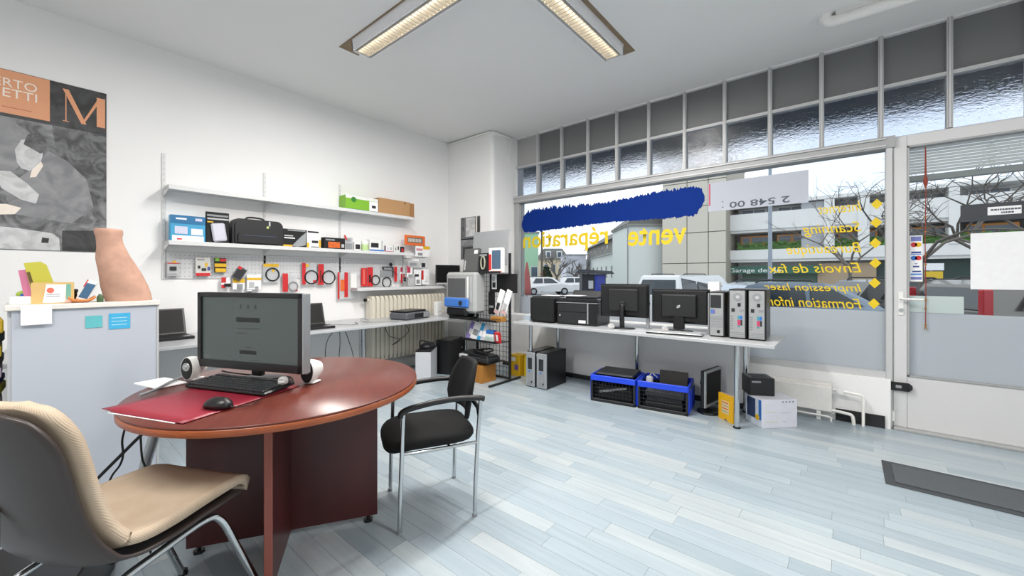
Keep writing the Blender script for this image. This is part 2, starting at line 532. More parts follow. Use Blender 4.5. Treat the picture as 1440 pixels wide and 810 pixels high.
BOARD = mat('grey_blanking_board', '#6b6d6e', .45, var=.03, scale=6)
BOARD2 = mat('pale_blanking_board', '#a7a7a6', .6, var=.03)
tw = struct('window_2', 'row of small transom panes over the shop window and door')
bars = [-3.345 + .3955*k for k in range(13)]
for k, x in enumerate(bars):
    if x > 1.32: continue
    g = G(); g.box(x-.017, x+.017, 4.575, 4.66, 2.40, 3.26); g.box(x-.007, x+.007, 4.565, 4.575, 2.40, 3.26)
    g.box(x-.015, x-.011, 4.57, 4.576, 2.40, 3.26); g.box(x+.011, x+.015, 4.57, 4.576, 2.40, 3.26)
    obj('glazing_bar', g, FRL, tw)
edges = [-3.75] + [x for x in bars if x < 1.32] + [1.36]
for k in range(len(edges)-1):
    a, c = edges[k]+.017, edges[k+1]-.017
    g = G(); g.box(a, c, 4.61, 4.62, 2.842, 3.245); obj('upper_pane', g, BOARD2 if k == 0 else BOARD, tw)
    g = G(); g.box(a, c, 4.612, 4.618, 2.405, 2.818); obj('hammered_pane', g, TG, tw)
    g = G(); g.box(a, c, 4.58, 4.65, 2.816, 2.844); g.box(a, c, 4.572, 4.58, 2.826, 2.834); obj('cross_bar', g, FRL, tw)
    g = G(); g.box(a, c, 4.57, 4.65, 3.243, 3.26); obj('top_bead', g, mat('white_bead', '#dcdcdc', .5), tw)

# ----------------------------------------------------------------- glass door
DW = mat('white_door_paint', '#cfcfd0', .45, var=.02)
dr = struct('door_1', 'white framed glass street door with lever handle')
g = G(); g.box(.288, .371, 4.555, 4.64, .02, 2.39, .004); obj('stile', g, DW, dr)
g = G(); g.box(1.19, 1.28, 4.555, 4.64, .02, 2.39, .004); obj('stile', g, DW, dr)
g = G(); g.box(1.285, 1.34, 4.54, 4.68, 0, 2.40); obj('door_post', g, FR, dr)
g = G(); g.box(.371, 1.19, 4.555, 4.64, 2.30, 2.39, .003); obj('top_rail', g, DW, dr)
g = G(); g.box(.371, 1.19, 4.56, 4.635, .02, .437, .003); obj('kick_panel', g, DW, dr)
g = G(); g.box(.371, .383, 4.553, 4.60, .437, 2.30); g.box(.371, 1.19, 4.553, 4.60, .437, .449); g.box(.371, 1.19, 4.553, 4.60, 2.288, 2.30); obj('glazing_bead', g, FR, dr)
g = G(); g.box(.375, 1.19, 4.598, 4.606, .437, 2.30); obj('pane', g, CLEAR, dr)
g = G(); g.box(.375, 1.19, 4.590, 4.594, .437, .955); obj('frosted_film', g, MATS['frosted_film'], dr)
g = G(); g.box(.383, .684, 4.586, 4.589, .957, 1.09); obj('white_film_strip', g, film_mat('white_film', '#dfe8e6', .5), dr)
hd = obj('handle_plate', G().box(.318, .35, 4.548, 4.556, .93, 1.12, .003), WHITE, dr)
g = G(); g.tube([(.334, 4.55, 1.065), (.334, 4.51, 1.065), (.345, 4.505, 1.065), (.46, 4.505, 1.062)], .009, 8); obj('lever', g, WHITE, hd)
g = G(); g.cyl((.334, 4.552, .972), (.334, 4.54, .972), .016); obj('lock_cylinder', g, CHROME, hd)
g = G(); g.box(.288, 1.28, 4.50, 4.68, 0, .02, .004); obj('threshold', g, ALU, dr)
for z in (.14,):
    g = G(); g.cyl((.287, 4.55, .06), (.287, 4.55, .14), .012); obj('hinge_pin', g, WHITE, dr)
lk = obj('bolt_lock', G().box(.248, .40, 4.515, 4.555, .315, .385, .02), BLACK, dr)
obj('lock_face', G().box(.30, .335, 4.508, 4.516, .34, .365, .004), SILVER, lk)

t = thing('venetian_blind', 'grey slatted blind hanging outside the top of the door', 'blind', (.78, 4.665, 2.02))
for k in range(9):
    g = G(rot('X', -52, (0, 0, .075+k*.024))); g.box(-.40, .42, -.0115, .0115, .0742+k*.024, .0758+k*.024); obj('slat', g, film_mat('blind_slat', '#f4f4f4', .5), t)
g = G(); g.box(-.40, .42, -.02, .02, .0, .05, .004); obj('bottom_rail', g, GREY, t)
for x in (-.30, .05, .36):
    g = G(); g.tube([(x, -.012, .02), (x, -.012, .29)], .0015, 5); obj('ladder_cord', g, OFFWHITE, t)
g = G(); g.box(-.40, .42, -.025, .025, .28, .31); obj('head_rail', g, LGREY, t)

t = thing('bead_cord', 'red and gold knotted cord hanging on the door glass', 'cord', (.477, 4.575, .82))
g = G(); g.tube([(0, .012, 1.46), (0, 0, 1.40), (.002, 0, 1.1), (-.003, 0, .7), (.002, 0, .3), (0, 0, .03)], .003, 6); obj('string', g, mat('red_string', '#8f3a2a', .7), t)
g = G(); g.lathe([(.002, 0), (.012, .03), (.014, .06), (.006, .10), (.004, .30)], 8, (0, 0, 1.13)); obj('tassel', g, MATS['red_string'], t)
for z in (.04, .17, .24, .52, .60, .78, .9):
    g = G(); g.lathe([(.002, -.008), (.008, -.003), (.008, .003), (.002, .008)], 8, (0, 0, z)); obj('bead', g, mat('gold_bead', '#a8742a', .4, .4), t)
g = G(); g.tube([(0, 0, .03), (-.008, 0, .0)], .003, 5); g.tube([(0, 0, .03), (.008, 0, 0)], .003, 5); obj('fringe_ends', g, MATS['gold_bead'], t)

t = thing('card_sticker', 'strip of payment card logos on the door glass', 'sticker', (.4245, 4.588, 1.204))
g = G(); g.box(-.037, .037, -.001, .001, 0, .372, .0005); obj('strip', g, PAPER, t)
def logo_bar(name, x0, x1, z0, z1, m): obj(name, G().box(x0, x1, -.0022, -.001, z0, z1), m, t)
logo_bar('top_logo', -.030, .030, .326, .364, mat('violet_print', '#6f76b4', .5))
for sx, c in ((-.012, RED), (.012, YELLOW)):
    g = G(); g.cyl((sx, -.001, .298), (sx, -.0024, .298), .019, n=16); obj('logo_disc', g, c, t)
logo_bar('word_line', -.028, .028, .228, .242, mat('navy_print', '#2b3f86', .5))
logo_bar('word_line', -.032, .032, .216, .224, mat('sky_print', '#4d8bd0', .5))
for sx, c in ((-.012, BLUE), (.012, RED)):
    g = G(); g.cyl((sx, -.001, .19), (sx, -.0024, .19), .019, n=16); obj('logo_disc', g, c, t)
g = G(); g.prism([(-.010, .150), (0, .138), (.010, .150), (.004, .150), (0, .144), (-.004, .150)], -.0024, -.001, 'y'); obj('bird_mark', g, MATS['navy_print'], t)
logo_bar('word_line', -.018, .018, .115, .128, MATS['navy_print'])
logo_bar('word_line', -.022, .028, .076, .088, MATS['navy_print'])
logo_bar('word_line', -.032, .032, .052, .066, MATS['sky_print'])
logo_bar('word_line', -.032, .032, .016, .038, MATS['violet_print'])

t = tag(obj('paper_sheet', G().box(.718, 1.14, 4.586, 4.588, 1.149, 1.572), PAPER), 'blank white paper sheet taped inside the door glass', 'paper')
t = thing('door_sign', 'dark rectangular sign with small white plate on door glass', 'sign', (.90, 4.575, 1.66))
g = G(); g.box(-.235, .25, -.006, .006, 0, .13, .002); obj('board', g, mat('dark_slate_board', '#363a40', .5), t)
g = G(); g.box(-.10, .06, -.008, -.006, .04, .10); pl = obj('plate', g, PAPER, t)
g = G()
for x0, x1, z in ((-.085, .045, .078), (-.035, .02, .055)): 
    x = x0
    while x < x1:
        w = random.uniform(.006, .014); g.box(x, x+w, -.0092, -.008, z-.006, z+.006); x += w+.003
obj('small_print', g, MATS['grey_print'], pl)

# door mat
t = thing('door_mat', 'dark grey ribbed door mat on the blue floor', 'mat', (.175, 3.30, 0))
g = G(); g.box(0, 1.0, 0, .40, 0, .006, .003); obj('rubber_border', g, mat('black_rubber', '#3c4044', .7), t)
g = G(); g.box(.045, .955, .045, .355, .006, .011, .002); obj('carpet_pad', g, mat('charcoal_mat_pile', '#50555a', .95, var=.2, scale=120, bump=.5), t)

# panel heater under the window, with its pipes
t = thing('panel_heater', 'low white panel heater with pipes below the window', 'heater', (-.27, 4.445, 0))
g = G(); g.box(-.45, .165, -.03, .03, .075, .29, .008); obj('front_panel', g, mat('heater_enamel', '#efede9', .4), t)
g = G(); g.box(-.45, .165, .03, .05, .06, .31); obj('rear_panel', g, MATS['heater_enamel'], t)
for fx0 in (-.20, .06):
    g = G(); g.box(fx0, fx0+.03, -.02, .02, 0, .075); obj('foot', g, WHITE, t)
g = G(); g.tube(smooth_path([(.16, 0, .09), (.26, -.01, .085), (.30, -.01, .07), (.31, -.01, 0)]), .013, 8); obj('return_pipe', g, MATS['heater_enamel'], t)
g = G(); g.tube([(.17, 0, .27), (.31, 0, .26), (.36, 0, .255), (.37, 0, .24), (.37, 0, 0)], .011, 8); obj('feed_pipe', g, MATS['heater_enamel'], t)
g = G(); g.cyl((.22, -.04, .27), (.22, .02, .27), .024, .020); obj('valve_knob', g, WHITE, t)
g = G(); g.tube([(-.10, -.035, .04), (.14, -.035, .04), (.16, -.035, .03), (.16, -.035, .0)], .008, 6); obj('lower_pipe', g, WHITE, t)
g = G(); g.box(-.08, .235, 4.485, 4.50, 0, .10); o = obj('dark_recess', g, mat('dark_hole', '#26282a', .9), lw)

# ----------------------------------------------------------------- lamps on the ceiling
LOUV = mat('polished_louvre', '#dedad2', .4, .5)
TUBE = mat('lit_fluorescent_tube', '#fff1d8', .4, emit=3.6)
BARE = mat('bare_plaster', '#8d7c66', .95, var=.2, scale=14)
def luminaire(label, loc, rz, L, patch):
    t = thing('ceiling_lamp', label, 'lamp', loc, rz, 'louvred ceiling lamps')
    w = .088
    g = G()
    g.box(0, L, -w, -w+.010, -.055, .02); g.box(0, L, w-.010, w, -.055, .02); g.box(0, L, -w, w, .02, .045)
    g.box(0, .012, -w, w, -.055, .02); g.box(L-.012, L, -w, w, -.055, .02)
    obj('housing', g, mat('white_lamp_enamel', '#e9e9ec', .35), t)
    g = G(); g.box(.012, L-.012, -.006, .006, -.0, .004)
    for s in (-1, 1):
        g.add([(.012, s*.058, -.052), (L-.012, s*.058, -.052), (L-.012, s*.075, .012), (.012, s*.075, .012)], [(0,1,2,3)])
        g.box(.012, L-.012, s*.056-.002, s*.056+.002, -.054, -.046)
    obj('reflector', g, LOUV, t)
    n = int((L-.04)/.038); g = G()
    for k in range(n):
        x = .03+k*(L-.06)/(n-1); g.box(x-.003, x+.003, -.056, .056, -.052, -.012)
    obj('louvre_fins', g, LOUV, t)
    g = G(); g.cyl((.03, 0, -.006), (L-.03, 0, -.006), .011, n=10); obj('tube', g, TUBE, t)
    ld = bpy.data.lights.new('lamp_light', 'AREA'); ld.shape = 'RECTANGLE'; ld.size = L-.1; ld.size_y = .13
    ld.energy = LAMP_POWER; ld.color = (1.0, .965, .92); ld.spread = R(180)
    lo = bpy.data.objects.new('lamp_light', ld); COL.objects.link(lo); lo.parent = t; lo.location = (L/2, 0, -.062)
    return t
ZL = ZC-.045
luminaire('louvred fluorescent ceiling lamp over the table, nearer the shelf wall', (-3.235, 1.85, ZL), 0, 1.5, 0)
luminaire('louvred fluorescent ceiling lamp pointing at the shop window', (-1.58, 3.305, ZL), R(-90), 1.35, 0)
luminaire('added louvred fill lamp above the viewer, running sideways', (.35, 1.6, ZL), 0, 1.5, 0)  # unseen lamp, added to brighten the room
luminaire('added louvred fill lamp above the viewer, running backwards', (-1.58, .2, ZL), R(-90), 1.5, 0)  # also added out of view, spreads the room light more evenly
g = G(); g.box(-3.43, -1.7, 1.745, 1.93, ZC-.0015, ZC); obj('unpainted_patch', g, BARE, ceiling)
g = G(); g.box(-1.66, -1.455, 1.95, 3.47, ZC-.0015, ZC); obj('unpainted_patch', g, BARE, ceiling)
t = thing('tube_lamp', 'white unlit tube lamp with rounded end near the transom', 'lamp', (-.15, 3.95, ZC))
g = G(); g.tube([(.02, 0, 0), (.02, 0, -.03), (.035, 0, -.05), (.07, 0, -.06), (1.35, 0, -.06), (1.38, 0, -.05), (1.39, 0, 0)], .042, 10); obj('diffuser', g, WHITE, t)
g = G(); g.box(.08, 1.32, -.03, .03, -.03, 0); obj('base_tray', g, OFFWHITE, t)

# ================================================================= round table and what stands on it
def wood_mat(name, c0, c1, rough, stretch):
    m = bpy.data.materials.new(name); m.use_nodes = True
    nt = m.node_tree; b = nt.nodes['Principled BSDF']; L = nt.links.new
    tc = nt.nodes.new('ShaderNodeTexCoord'); mp = nt.nodes.new('ShaderNodeMapping'); mp.inputs['Scale'].default_value = stretch
    nz = nt.nodes.new('ShaderNodeTexNoise'); nz.inputs['Scale'].default_value = 3.5; nz.inputs['Detail'].default_value = 7; nz.inputs['Distortion'].default_value = .6
    rp = nt.nodes.new('ShaderNodeValToRGB'); rp.color_ramp.elements[0].position = .3; rp.color_ramp.elements[1].position = .7
    rp.color_ramp.elements[0].color = lin(c0); rp.color_ramp.elements[1].color = lin(c1)
    L(tc.outputs['Object'], mp.inputs[0]); L(mp.outputs[0], nz.inputs[0]); L(nz.outputs['Fac'], rp.inputs[0]); L(rp.outputs[0], b.inputs['Base Color'])
    b.inputs['Roughness'].default_value = rough
    MATS[name] = m
    return m
MAHOG = wood_mat('mahogany_top', '#582720', '#663026', .28, (14, 1.2, 1.2))
MAHOGE = wood_mat('mahogany_edge', '#8a4527', '#a3572f', .28, (3, 3, 20))
MAHOGP = wood_mat('mahogany_panel', '#3e1717', '#512222', .35, (1, 1, .12))
TX, TY = -2.07, .805
PHI = R(59)
t = thing('round_table', 'round reddish mahogany table on a crossed panel base', 'table', (TX, TY, 0), PHI)
def disc(r, z0, z1, b, n=72):
    return [(0.001, z0), (r-b, z0), (r, z0+b), (r, z1-b), (r-b, z1), (.001, z1)]
g = G(); g.lathe(disc(.598, .732, .74, .002), 84); obj('table_top', g, MAHOG, t)
g = G(); g.lathe(disc(.60, .706, .732, .003), 84); obj('edge_band', g, MAHOGE, t)
g = G(); g.box(-.405, .405, -.014, .014, .03, .706, .002); obj('base_panel', g, MAHOGP, t)
g = G(); g.box(-.014, .014, -.40, -.014, .03, .706, .002); obj('base_panel', g, MAHOGP, t)
g = G(); g.box(-.0145, .0145, -.414, -.40, .03, .706, .002); obj('edge_strip', g, mat('mahogany_strip', '#86483a', .35), t)
g = G(); g.box(-.014, .014, .014, .40, .03, .706, .002); obj('base_panel', g, MAHOGP, t)
for x, yv in ((-.36, 0), (.36, 0), (0, -.36), (0, .36)):
    g = G(); g.cyl((x, yv, 0), (x, yv, .012), .022); g.cyl((x, yv, .012), (x, yv, .032), .008); obj('levelling_foot', g, BLACK, t)

# red desk pad and the white sheet below it
d1 = Vector((.926, .378, 0)); d2 = Vector((-.378, .926, 0))
A = Vector((-2.150, .178, .7445))
def pad_fn(a, b):
    p = A + d1*(.43*a) + d2*(.50*b)
    lift = .008*max(0, .25-a)*4*max(0, .35-b)*3
    return (p.x, p.y, .7445+lift)
g = G(); g.sheet(lambda a, b: pad_fn(b, a), 10, 10, -.0018)
for i, v in enumerate(g.v): pass
tag(obj('desk_pad', g, mat('crimson_leatherette', '#861b2e', .42, bump=.05, scale=200)), 'crimson desk pad overhanging the round table edge', 'desk pad')
g = G(Matrix.Translation((-1.975, .262, .7405)) @ Matrix.Rotation(R(22.2), 4, 'Z')); g.box(-.155, .20, -.016, .12, 0, .002)
tag(obj('paper_sheet', g, PAPER), 'white sheet slipped under the crimson desk pad', 'paper')

# big monitor
MA = R(23.7)
t = thing('computer_monitor', 'wide black monitor with lit grey screen on the round table', 'monitor', (-2.158, .668, .7425), MA)
W2, Z0, Z1 = .312, .068, .428
g = G(); g.box(-W2, W2, 0, .03, Z0, Z1, .004); obj('rear_shell', g, BLACK, t)
g = G()
g.box(-W2, W2, -.016, 0, Z1-.022, Z1, .003); g.box(-W2, W2, -.016, 0, Z0, Z0+.036, .003)
g.box(-W2, -W2+.024, -.016, 0, Z0, Z1, .003); g.box(W2-.024, W2, -.016, 0, Z0, Z1, .003)
bz = obj('bezel', g, BLACK, t)
m = bpy.data.materials.new('lit_screen'); m.use_nodes = True
nt = m.node_tree; b = nt.nodes['Principled BSDF']; b.inputs['Base Color'].default_value = (.02, .022, .022, 1); b.inputs['Roughness'].default_value = .25
nz = nt.nodes.new('ShaderNodeTexNoise'); nz.inputs['Scale'].default_value = 1.5
rp = nt.nodes.new('ShaderNodeValToRGB'); rp.color_ramp.elements[0].color = lin('#47514f'); rp.color_ramp.elements[1].color = lin('#4d5755')
nt.links.new(nz.outputs['Fac'], rp.inputs[0]); nt.links.new(rp.outputs[0], b.inputs['Emission Color']); b.inputs['Emission Strength'].default_value = .45
g = G(); g.box(-W2+.022, W2-.022, -.006, .0, Z0+.034, Z1-.020); scn = obj('screen', g, m, t)
INK = mat('screen_dark_text', '#14181a', .4); INK2 = mat('screen_grey_text', '#39413f', .4)
for x0, x1, z0, z1, mm in ((-.075, .065, .290, .312, INK), (-.055, .045, .140, .158, INK), (-.075, .062, .258, .262, INK2), (-.075, -.005, .236, .240, INK2),
                       (.075, .10, .330, .333, INK2), (.02, .05, .112, .115, INK2), (-.02, .015, .172, .176, INK2)):
    obj('screen_text_bar', G().box(x0, x1, -.0066, -.006, z0, z1), mm, scn)
for x in (-.055, -.01, .033):
    obj('screen_icon', G().box(x, x+.012, -.0066, -.006, .352, .372), INK2, scn)
g = G(); g.box(W2-.001, W2+.004, -.013, .034, Z0, Z1, .002); obj('side_trim', g, SILVER, t)
g = G(); g.box(-.03, .03, .03, .06, .03, .26, .006); obj('stand_neck', g, BLACK, t)
g = G(); g.lathe([(.001, 0), (.13, 0), (.13, .008), (.06, .016), (.001, .018)], 32, (0, .06, 0), sx=1.1, sy=.75); obj('stand_base', g, BLACK, t)
g = G(); g.lathe([(.001, 0), (.012, .002), (.012, .012), (.001, .014)], 12, (0, -.005, Z1)); obj('webcam_clip', g, SILVER, t)

# keyboard
t = thing('keyboard', 'black wired keyboard on the crimson pad before the big monitor', 'keyboard', (-2.113, .612, .7465), R(22.2))
g = G(rot('X', 4)); g.box(-.235, .235, -.077, .077, .004, .020, .006); obj('case', g, BLACK, t)
g = G(rot('X', 4))
for rI in range(6):
    yk = -.062 + rI*.0235 + (.006 if rI == 5 else 0)
    xk = -.222
    while xk < .215:
        w = .0178 if rI else random.choice((.0178, .0178, .03))
        if rI == 0 and -.12 < xk < -.02: w = .11
        if not (.068 < xk < .078 or .138 < xk < .146): g.box(xk, xk+w-.003, yk-.009, yk+.009, .020, .0265, .0015)
        xk += w
o = obj('keys', g, mat('key_plastic', '#2a2c2f', .45), t); o['kind'] = 'stuff'
g = G(rot('X', 4)); 
for k in range(3): g.box(.15+k*.02, .162+k*.02, .069, .073, .020, .0208)
obj('status_lights', g, mat('amber_led', '#c79a35', .4), t)['kind'] = 'stuff'
g = G(); g.tube(smooth_path([(.0, .075, .014), (.03, .11, .008), (.10, .12, .02), (.13, .15, .005)]), .003, 6); obj('cable', g, BLACK, t)

# mouse
t = thing('computer_mouse', 'black computer mouse on the edge of the crimson pad', 'mouse', (-1.855, .467, .747), R(25))
def mouse_shell(a, b):
    x = (a-.5)*2; th = math.pi*b
    hw = .031*math.sqrt(max(0, 1-abs(x)**3.2)); hz = .034*math.sqrt(max(0, 1-abs(x*1.0-.08)**2.4 if abs(x*1.0-.08) < 1 else 0))
    return (x*.058, hw*math.cos(th), .003+hz*math.sin(th)**.8)
g = G(); g.sheet(lambda a, b: mouse_shell(a, b), 18, 12, .002); obj('shell', g, BLACK, t)
g = G(); g.cyl((.034, -.004, .030), (.034, .004, .030), .006); obj('scroll_wheel', g, DARK, t)
g = G(); g.tube(smooth_path([(.057, 0, .008), (.09, .02, .003), (.10, .07, .003), (.07, .13, .003)]), .002, 5); obj('cable', g, BLACK, t)

# pair of white loudspeakers
def desk_speaker(label, loc, rz):
    t = thing('desk_speaker', label, 'speaker', loc, rz, 'white computer speakers')
    g = G()
    rings = []
    for k in range(9):
        yk = k/8; s = 1.0 if k == 0 else (1.04 - .45*yk**2)
        rings.append([(.034*s*math.cos(a), -.02+.095*yk, .058+.054*s*math.sin(a)*(1 if math.sin(a) > 0 else 1)-.0*yk) for a in [2*math.pi*i/24 for i in range(24)]])
    vs = [p for r_ in rings for p in r_]
    fs = [(i*24+k, i*24+(k+1) % 24, (i+1)*24+(k+1) % 24, (i+1)*24+k) for i in range(8) for k in range(24)]
    g.add(vs, fs, True); g.add(rings[-1], [tuple(range(24))]); g.add(rings[0], [tuple(reversed(range(24)))])
    obj('body', g, WHITE, t)
    g = G(); g.add([(.030*math.cos(a), -.0225, .058+.05*math.sin(a)) for a in [2*math.pi*i/24 for i in range(24)]] + [(.033*math.cos(a), -.019, .058+.053*math.sin(a)) for a in [2*math.pi*i/24 for i in range(24)]],
                 [tuple(reversed(range(24)))] + [(k, (k+1) % 24, 24+(k+1) % 24, 24+k) for k in range(24)])
    f = obj('grille_face', g, BLACKM, t)
    g = G(); g.cyl((0, -.023, .066), (0, -.026, .066), .020, .018, 20); g.cyl((0, -.026, .066), (0, -.030, .066), .011, .006, 16); obj('cone', g, SILVER, f)
    g = G(); g.box(-.028, .028, -.01, .05, 0, .008, .003); obj('foot', g, WHITE, t)
    return t
desk_speaker('white computer speaker with black oval face, beside the keyboard', (-2.442, .504, .7475), R(31))
desk_speaker('white computer speaker tucked behind the big monitor', (-1.955, .852, .7425), R(30))
# loose things on the table
g = G(); g.tube(smooth_path([(-2.55, .66, .746), (-2.45, .68, .747), (-2.33, .72, .749), (-2.2, .79, .746), (-2.12, .83, .75), (-2.0, .80, .746)]), .004, 6)
tag(obj('power_cable', g, BLACKM), 'black cable snaking under the big monitor', 'cable')
g = G(Matrix.Translation((-2.50, .44, .7415)) @ Matrix.Rotation(R(14), 4, 'Z')); g.box(-.10, .10, -.10, .02, 0, .006, .001)
tag(obj('paper_stack', g, PAPER), 'thin stack of white papers beside the speaker', 'papers')
g = G(); g.tube(smooth_path([(-2.28, .30, .7495), (-2.34, .36, .75), (-2.42, .42, .756), (-2.48, .47, .757), (-2.54, .52, .757), (-2.60, .58, .75)]), .006, 6)
tag(obj('grey_cable', g, GREY), 'grey cable lying over papers by the speaker', 'cable')
def crumple(name, label, c, r, m):
    g = G(); rnd = random.Random(3)
    vs = []; n, k = 10, 7
    for i in range(k+1):
        for j in range(n):
            th = math.pi*i/k; ph = 2*math.pi*j/n; q = r*(.75+.5*rnd.random())
            vs.append((c[0]+q*math.sin(th)*math.cos(ph), c[1]+q*math.sin(th)*math.sin(ph), c[2]+r*.9+.8*q*math.cos(th)))
    g.add(vs, [(i*n+j, i*n+(j+1) % n, (i+1)*n+(j+1) % n, (i+1)*n+j) for i in range(k) for j in range(n)])
    return tag(obj(name, g, m), label, 'wrapper')
crumple('plastic_wrapper', 'crumpled clear white wrapper at the end of the keyboard', (-1.925, .725, .768), .02, film_mat('clear_wrapper', '#e6e6e6', .4, .2))
# cables and a power block under the table
def cable(label, pts, r, m, cat='cable', name='cable'):
    g = G(); g.tube(smooth_path(pts), r, 7); return tag(obj(name, g, m), label, cat)
P = lambda u, v, d: tuple(at(u, v, d))
cable('thin black cable hanging from the table edge, outermost', [P(179, 592, 1.72), P(172, 618, 1.72), P(173, 640, 1.72), P(168, 655, 1.72), P(156, 672, 1.72), P(150, 700, 1.7), P(160, 790, 1.75)], .004, BLACKM)
cable('thin black cable hanging beside the grey sleeve under the table', [P(197, 596, 1.75), P(198, 620, 1.75), P(200, 645, 1.75), P(205, 660, 1.75), P(207, 690, 1.75), P(212, 780, 1.8)], .004, BLACKM)
cable('taut black cable slanting under the table edge', [P(209, 602, 1.8), P(190, 620, 1.8), P(165, 645, 1.8), P(145, 665, 1.8), P(120, 690, 1.8)], .007, BLACKM)
cable('thick grey cable sleeve hanging under the table', [P(222, 596, 1.9), P(213, 625, 1.9), P(204, 655, 1.9), P(198, 700, 1.9), P(196, 780, 1.95)], .022, SILVER, 'cable sleeve', 'cable_sleeve')
t = thing('power_block', 'black power strip with blue lights under the table', 'power strip', tuple(at(242, 604, 1.95)), R(20))
t.location.z = .640
obj('case', G().box(-.07, .07, -.03, .03, 0, .04, .005), BLACK, t)
obj('bracket', G().box(-.06, .06, -.02, .02, .04, .0655), BLACK, t)
obj('blue_light', G().box(-.01, .05, -.032, -.03, .010, .020), mat('blue_led', '#3f9be0', .3, emit=1.2), t)

# ================================================================= visitor chair (black, chrome legs)
VA = R(152.4)
t = thing('visitor_chair', 'black upholstered visitor chair with chrome legs and armrests', 'chair', (-1.77, 1.42, 0), VA)
SEATF = mat('black_fabric', '#09090b', .95, var=.2, scale=300, bump=.2)
sw, sd = .215, .225
def seat_pt(a, b, zoff=0):
    return None
def cushion(g, hw, hd, z0, z1, e=4.0, n=40, dome=.015, nose=0.0):
    prof = [(.0, z0), (.80, z0), (.95, z0+.006), (1.0, z0+.022), (1.0, z1-.02), (.965, z1-.006), (.88, z1), (.5, z1+dome*.7), (0, z1+dome)]
    vs = []
    for r_, z in prof:
        for k in range(n):
            a = 2*math.pi*k/n; c, s_ = math.cos(a), math.sin(a)
            q = (abs(c)**e + abs(s_)**e)**(-1/e)
            x = c*q*hw*max(r_, .002); yv = s_*q*hd*max(r_, .002)
            drop = nose*max(0, (yv/hd-.35))**2
            vs.append((x, yv, z-drop))
    m_ = len(prof)
    g.add(vs, [(i*n+k, i*n+(k+1) % n, (i+1)*n+(k+1) % n, (i+1)*n+k) for i in range(m_-1) for k in range(n)], True)
    g.add(vs[:n], [tuple(reversed(range(n)))]); g.add(vs[-n:], [tuple(range(n))])
    return g
g = G(Matrix.Translation((0, .02, 0))); cushion(g, .215, .235, .385, .445, 4.5, nose=.07); obj('seat', g, SEATF, t)
def back_fn(a, b):
    zz = .50 + .275*b
    hw = .195*(1 - .38*max(0, (b-.35)/.65)**2.2)*(1-.12*max(0, (.2-b)/.2))
    x = (a-.5)*2*hw
    return (x, -.190 - .045*b + .10*(x/.2)**2*.6, zz)
g = G(); g.sheet(lambda a, b: back_fn(1-a, b), 14, 14, .022); obj('backrest', g, SEATF, t)
for s in (-1, 1):
    x = s*.215
    g = G(); g.tube([(x, .19, 0), (x, .185, .20), (x, .178, .40), (x, .172, .575)], .011, 10); lg = obj('leg', g, CHROME, t)
    g = G(); g.cyl((x, .19, 0), (x, .19, .012), .0125); obj('foot_cap', g, GREY, lg)
    g = G(); g.tube([(x, -.19, 0), (x, -.195, .20), (x, -.205, .39), (x, -.222, .60)], .011, 10); lg = obj('leg', g, CHROME, t)
    g = G(); g.cyl((x, -.19, 0), (x, -.19, .012), .0125); obj('foot_cap', g, GREY, lg)
    g = G(); g.tube(smooth_path([(x, .185, .562), (x, .178, .585), (x, .13, .602), (x, .02, .617), (x, -.10, .622), (x, -.20, .615), (x, -.24, .605)], 4), .015, 8); obj('armrest', g, BLACK, t)
    g = G(); g.tube([(x, -.205, .385), (x*.93, -.06, .375), (x*.93, .12, .375), (x, .178, .385)], .009, 8); obj('seat_rail', g, CHROME, t)
g = G(); g.tube([(-.215, -.215, .52), (-.17, -.222, .55), (0, -.228, .56), (.17, -.222, .55), (.215, -.215, .52)], .012, 8); obj('back_bracket', g, BLACK, t)
g = G(); g.tube([(-.2, -.06, .375), (.2, -.06, .375)], .008, 8); obj('cross_rail', g, CHROME, t)

# ================================================================= beige shell chair in front
BA = math.atan2(.45, .89)
t = thing('shell_chair', 'beige cushioned shell chair with brown plastic back and chrome legs', 'chair', (-1.80, .185, 0), BA)
# side profile from the front of the seat to the top of the back: (y, z, half width, edge lift)
PR_OLD = [(.27, .425, .185, 0), (.24, .442, .21, .004), (.12, .437, .225, .012), (.0, .425, .235, .022), (-.10, .425, .24, .035), (-.165, .448, .238, .05),
      (-.205, .50, .225, .055), (-.225, .56, .205, .05), (-.24, .64, .20, .045), (-.258, .73, .215, .045), (-.275, .80, .215, .045), (-.288, .86, .18, .04), (-.292, .885, .12, .03)]
PR = [(.27, .425, .185, 0), (.24, .442, .21, .004), (.12, .437, .225, .012), (.0, .425, .235, .022), (-.10, .425, .24, .032), (-.17, .445, .238, .042),
      (-.21, .492, .230, .046), (-.235, .555, .214, .044), (-.255, .63, .206, .042), (-.28, .72, .216, .042), (-.303, .80, .226, .038), (-.318, .85, .219, .032), (-.328, .885, .202, .024), (-.334, .906, .175, .016), (-.337, .918, .135, .008)]
def prof(tt):
    f = tt*(len(PR)-1); i = min(int(f), len(PR)-2); k = f-i
    q = [PR[max(i-1, 0)], PR[i], PR[i+1], PR[min(i+2, len(PR)-1)]]
    return [0.5*((2*q[1][j]) + (q[2][j]-q[0][j])*k + (2*q[0][j]-5*q[1][j]+4*q[2][j]-q[3][j])*k*k + (3*q[1][j]-q[0][j]-3*q[2][j]+q[3][j])*k**3) for j in range(4)]
def shell_fn(grow, push):
    def fn(a, b):
        yv, z, hw, el = prof(b)
        y2, z2, _, _ = prof(min(b+.01, 1)); y1, z1, _, _ = prof(max(b-.01, 0))
        tv = Vector((0, y2-y1, z2-z1)).normalized(); nv = Vector((0, -tv.z, tv.y)); nv = -nv if nv.z + nv.y < 0 else nv
        s_ = (a-.5)*2
        p = Vector((s_*(hw+grow), yv, z)) + nv*(el*abs(s_)**2.6 + push)
        return p
    return fn
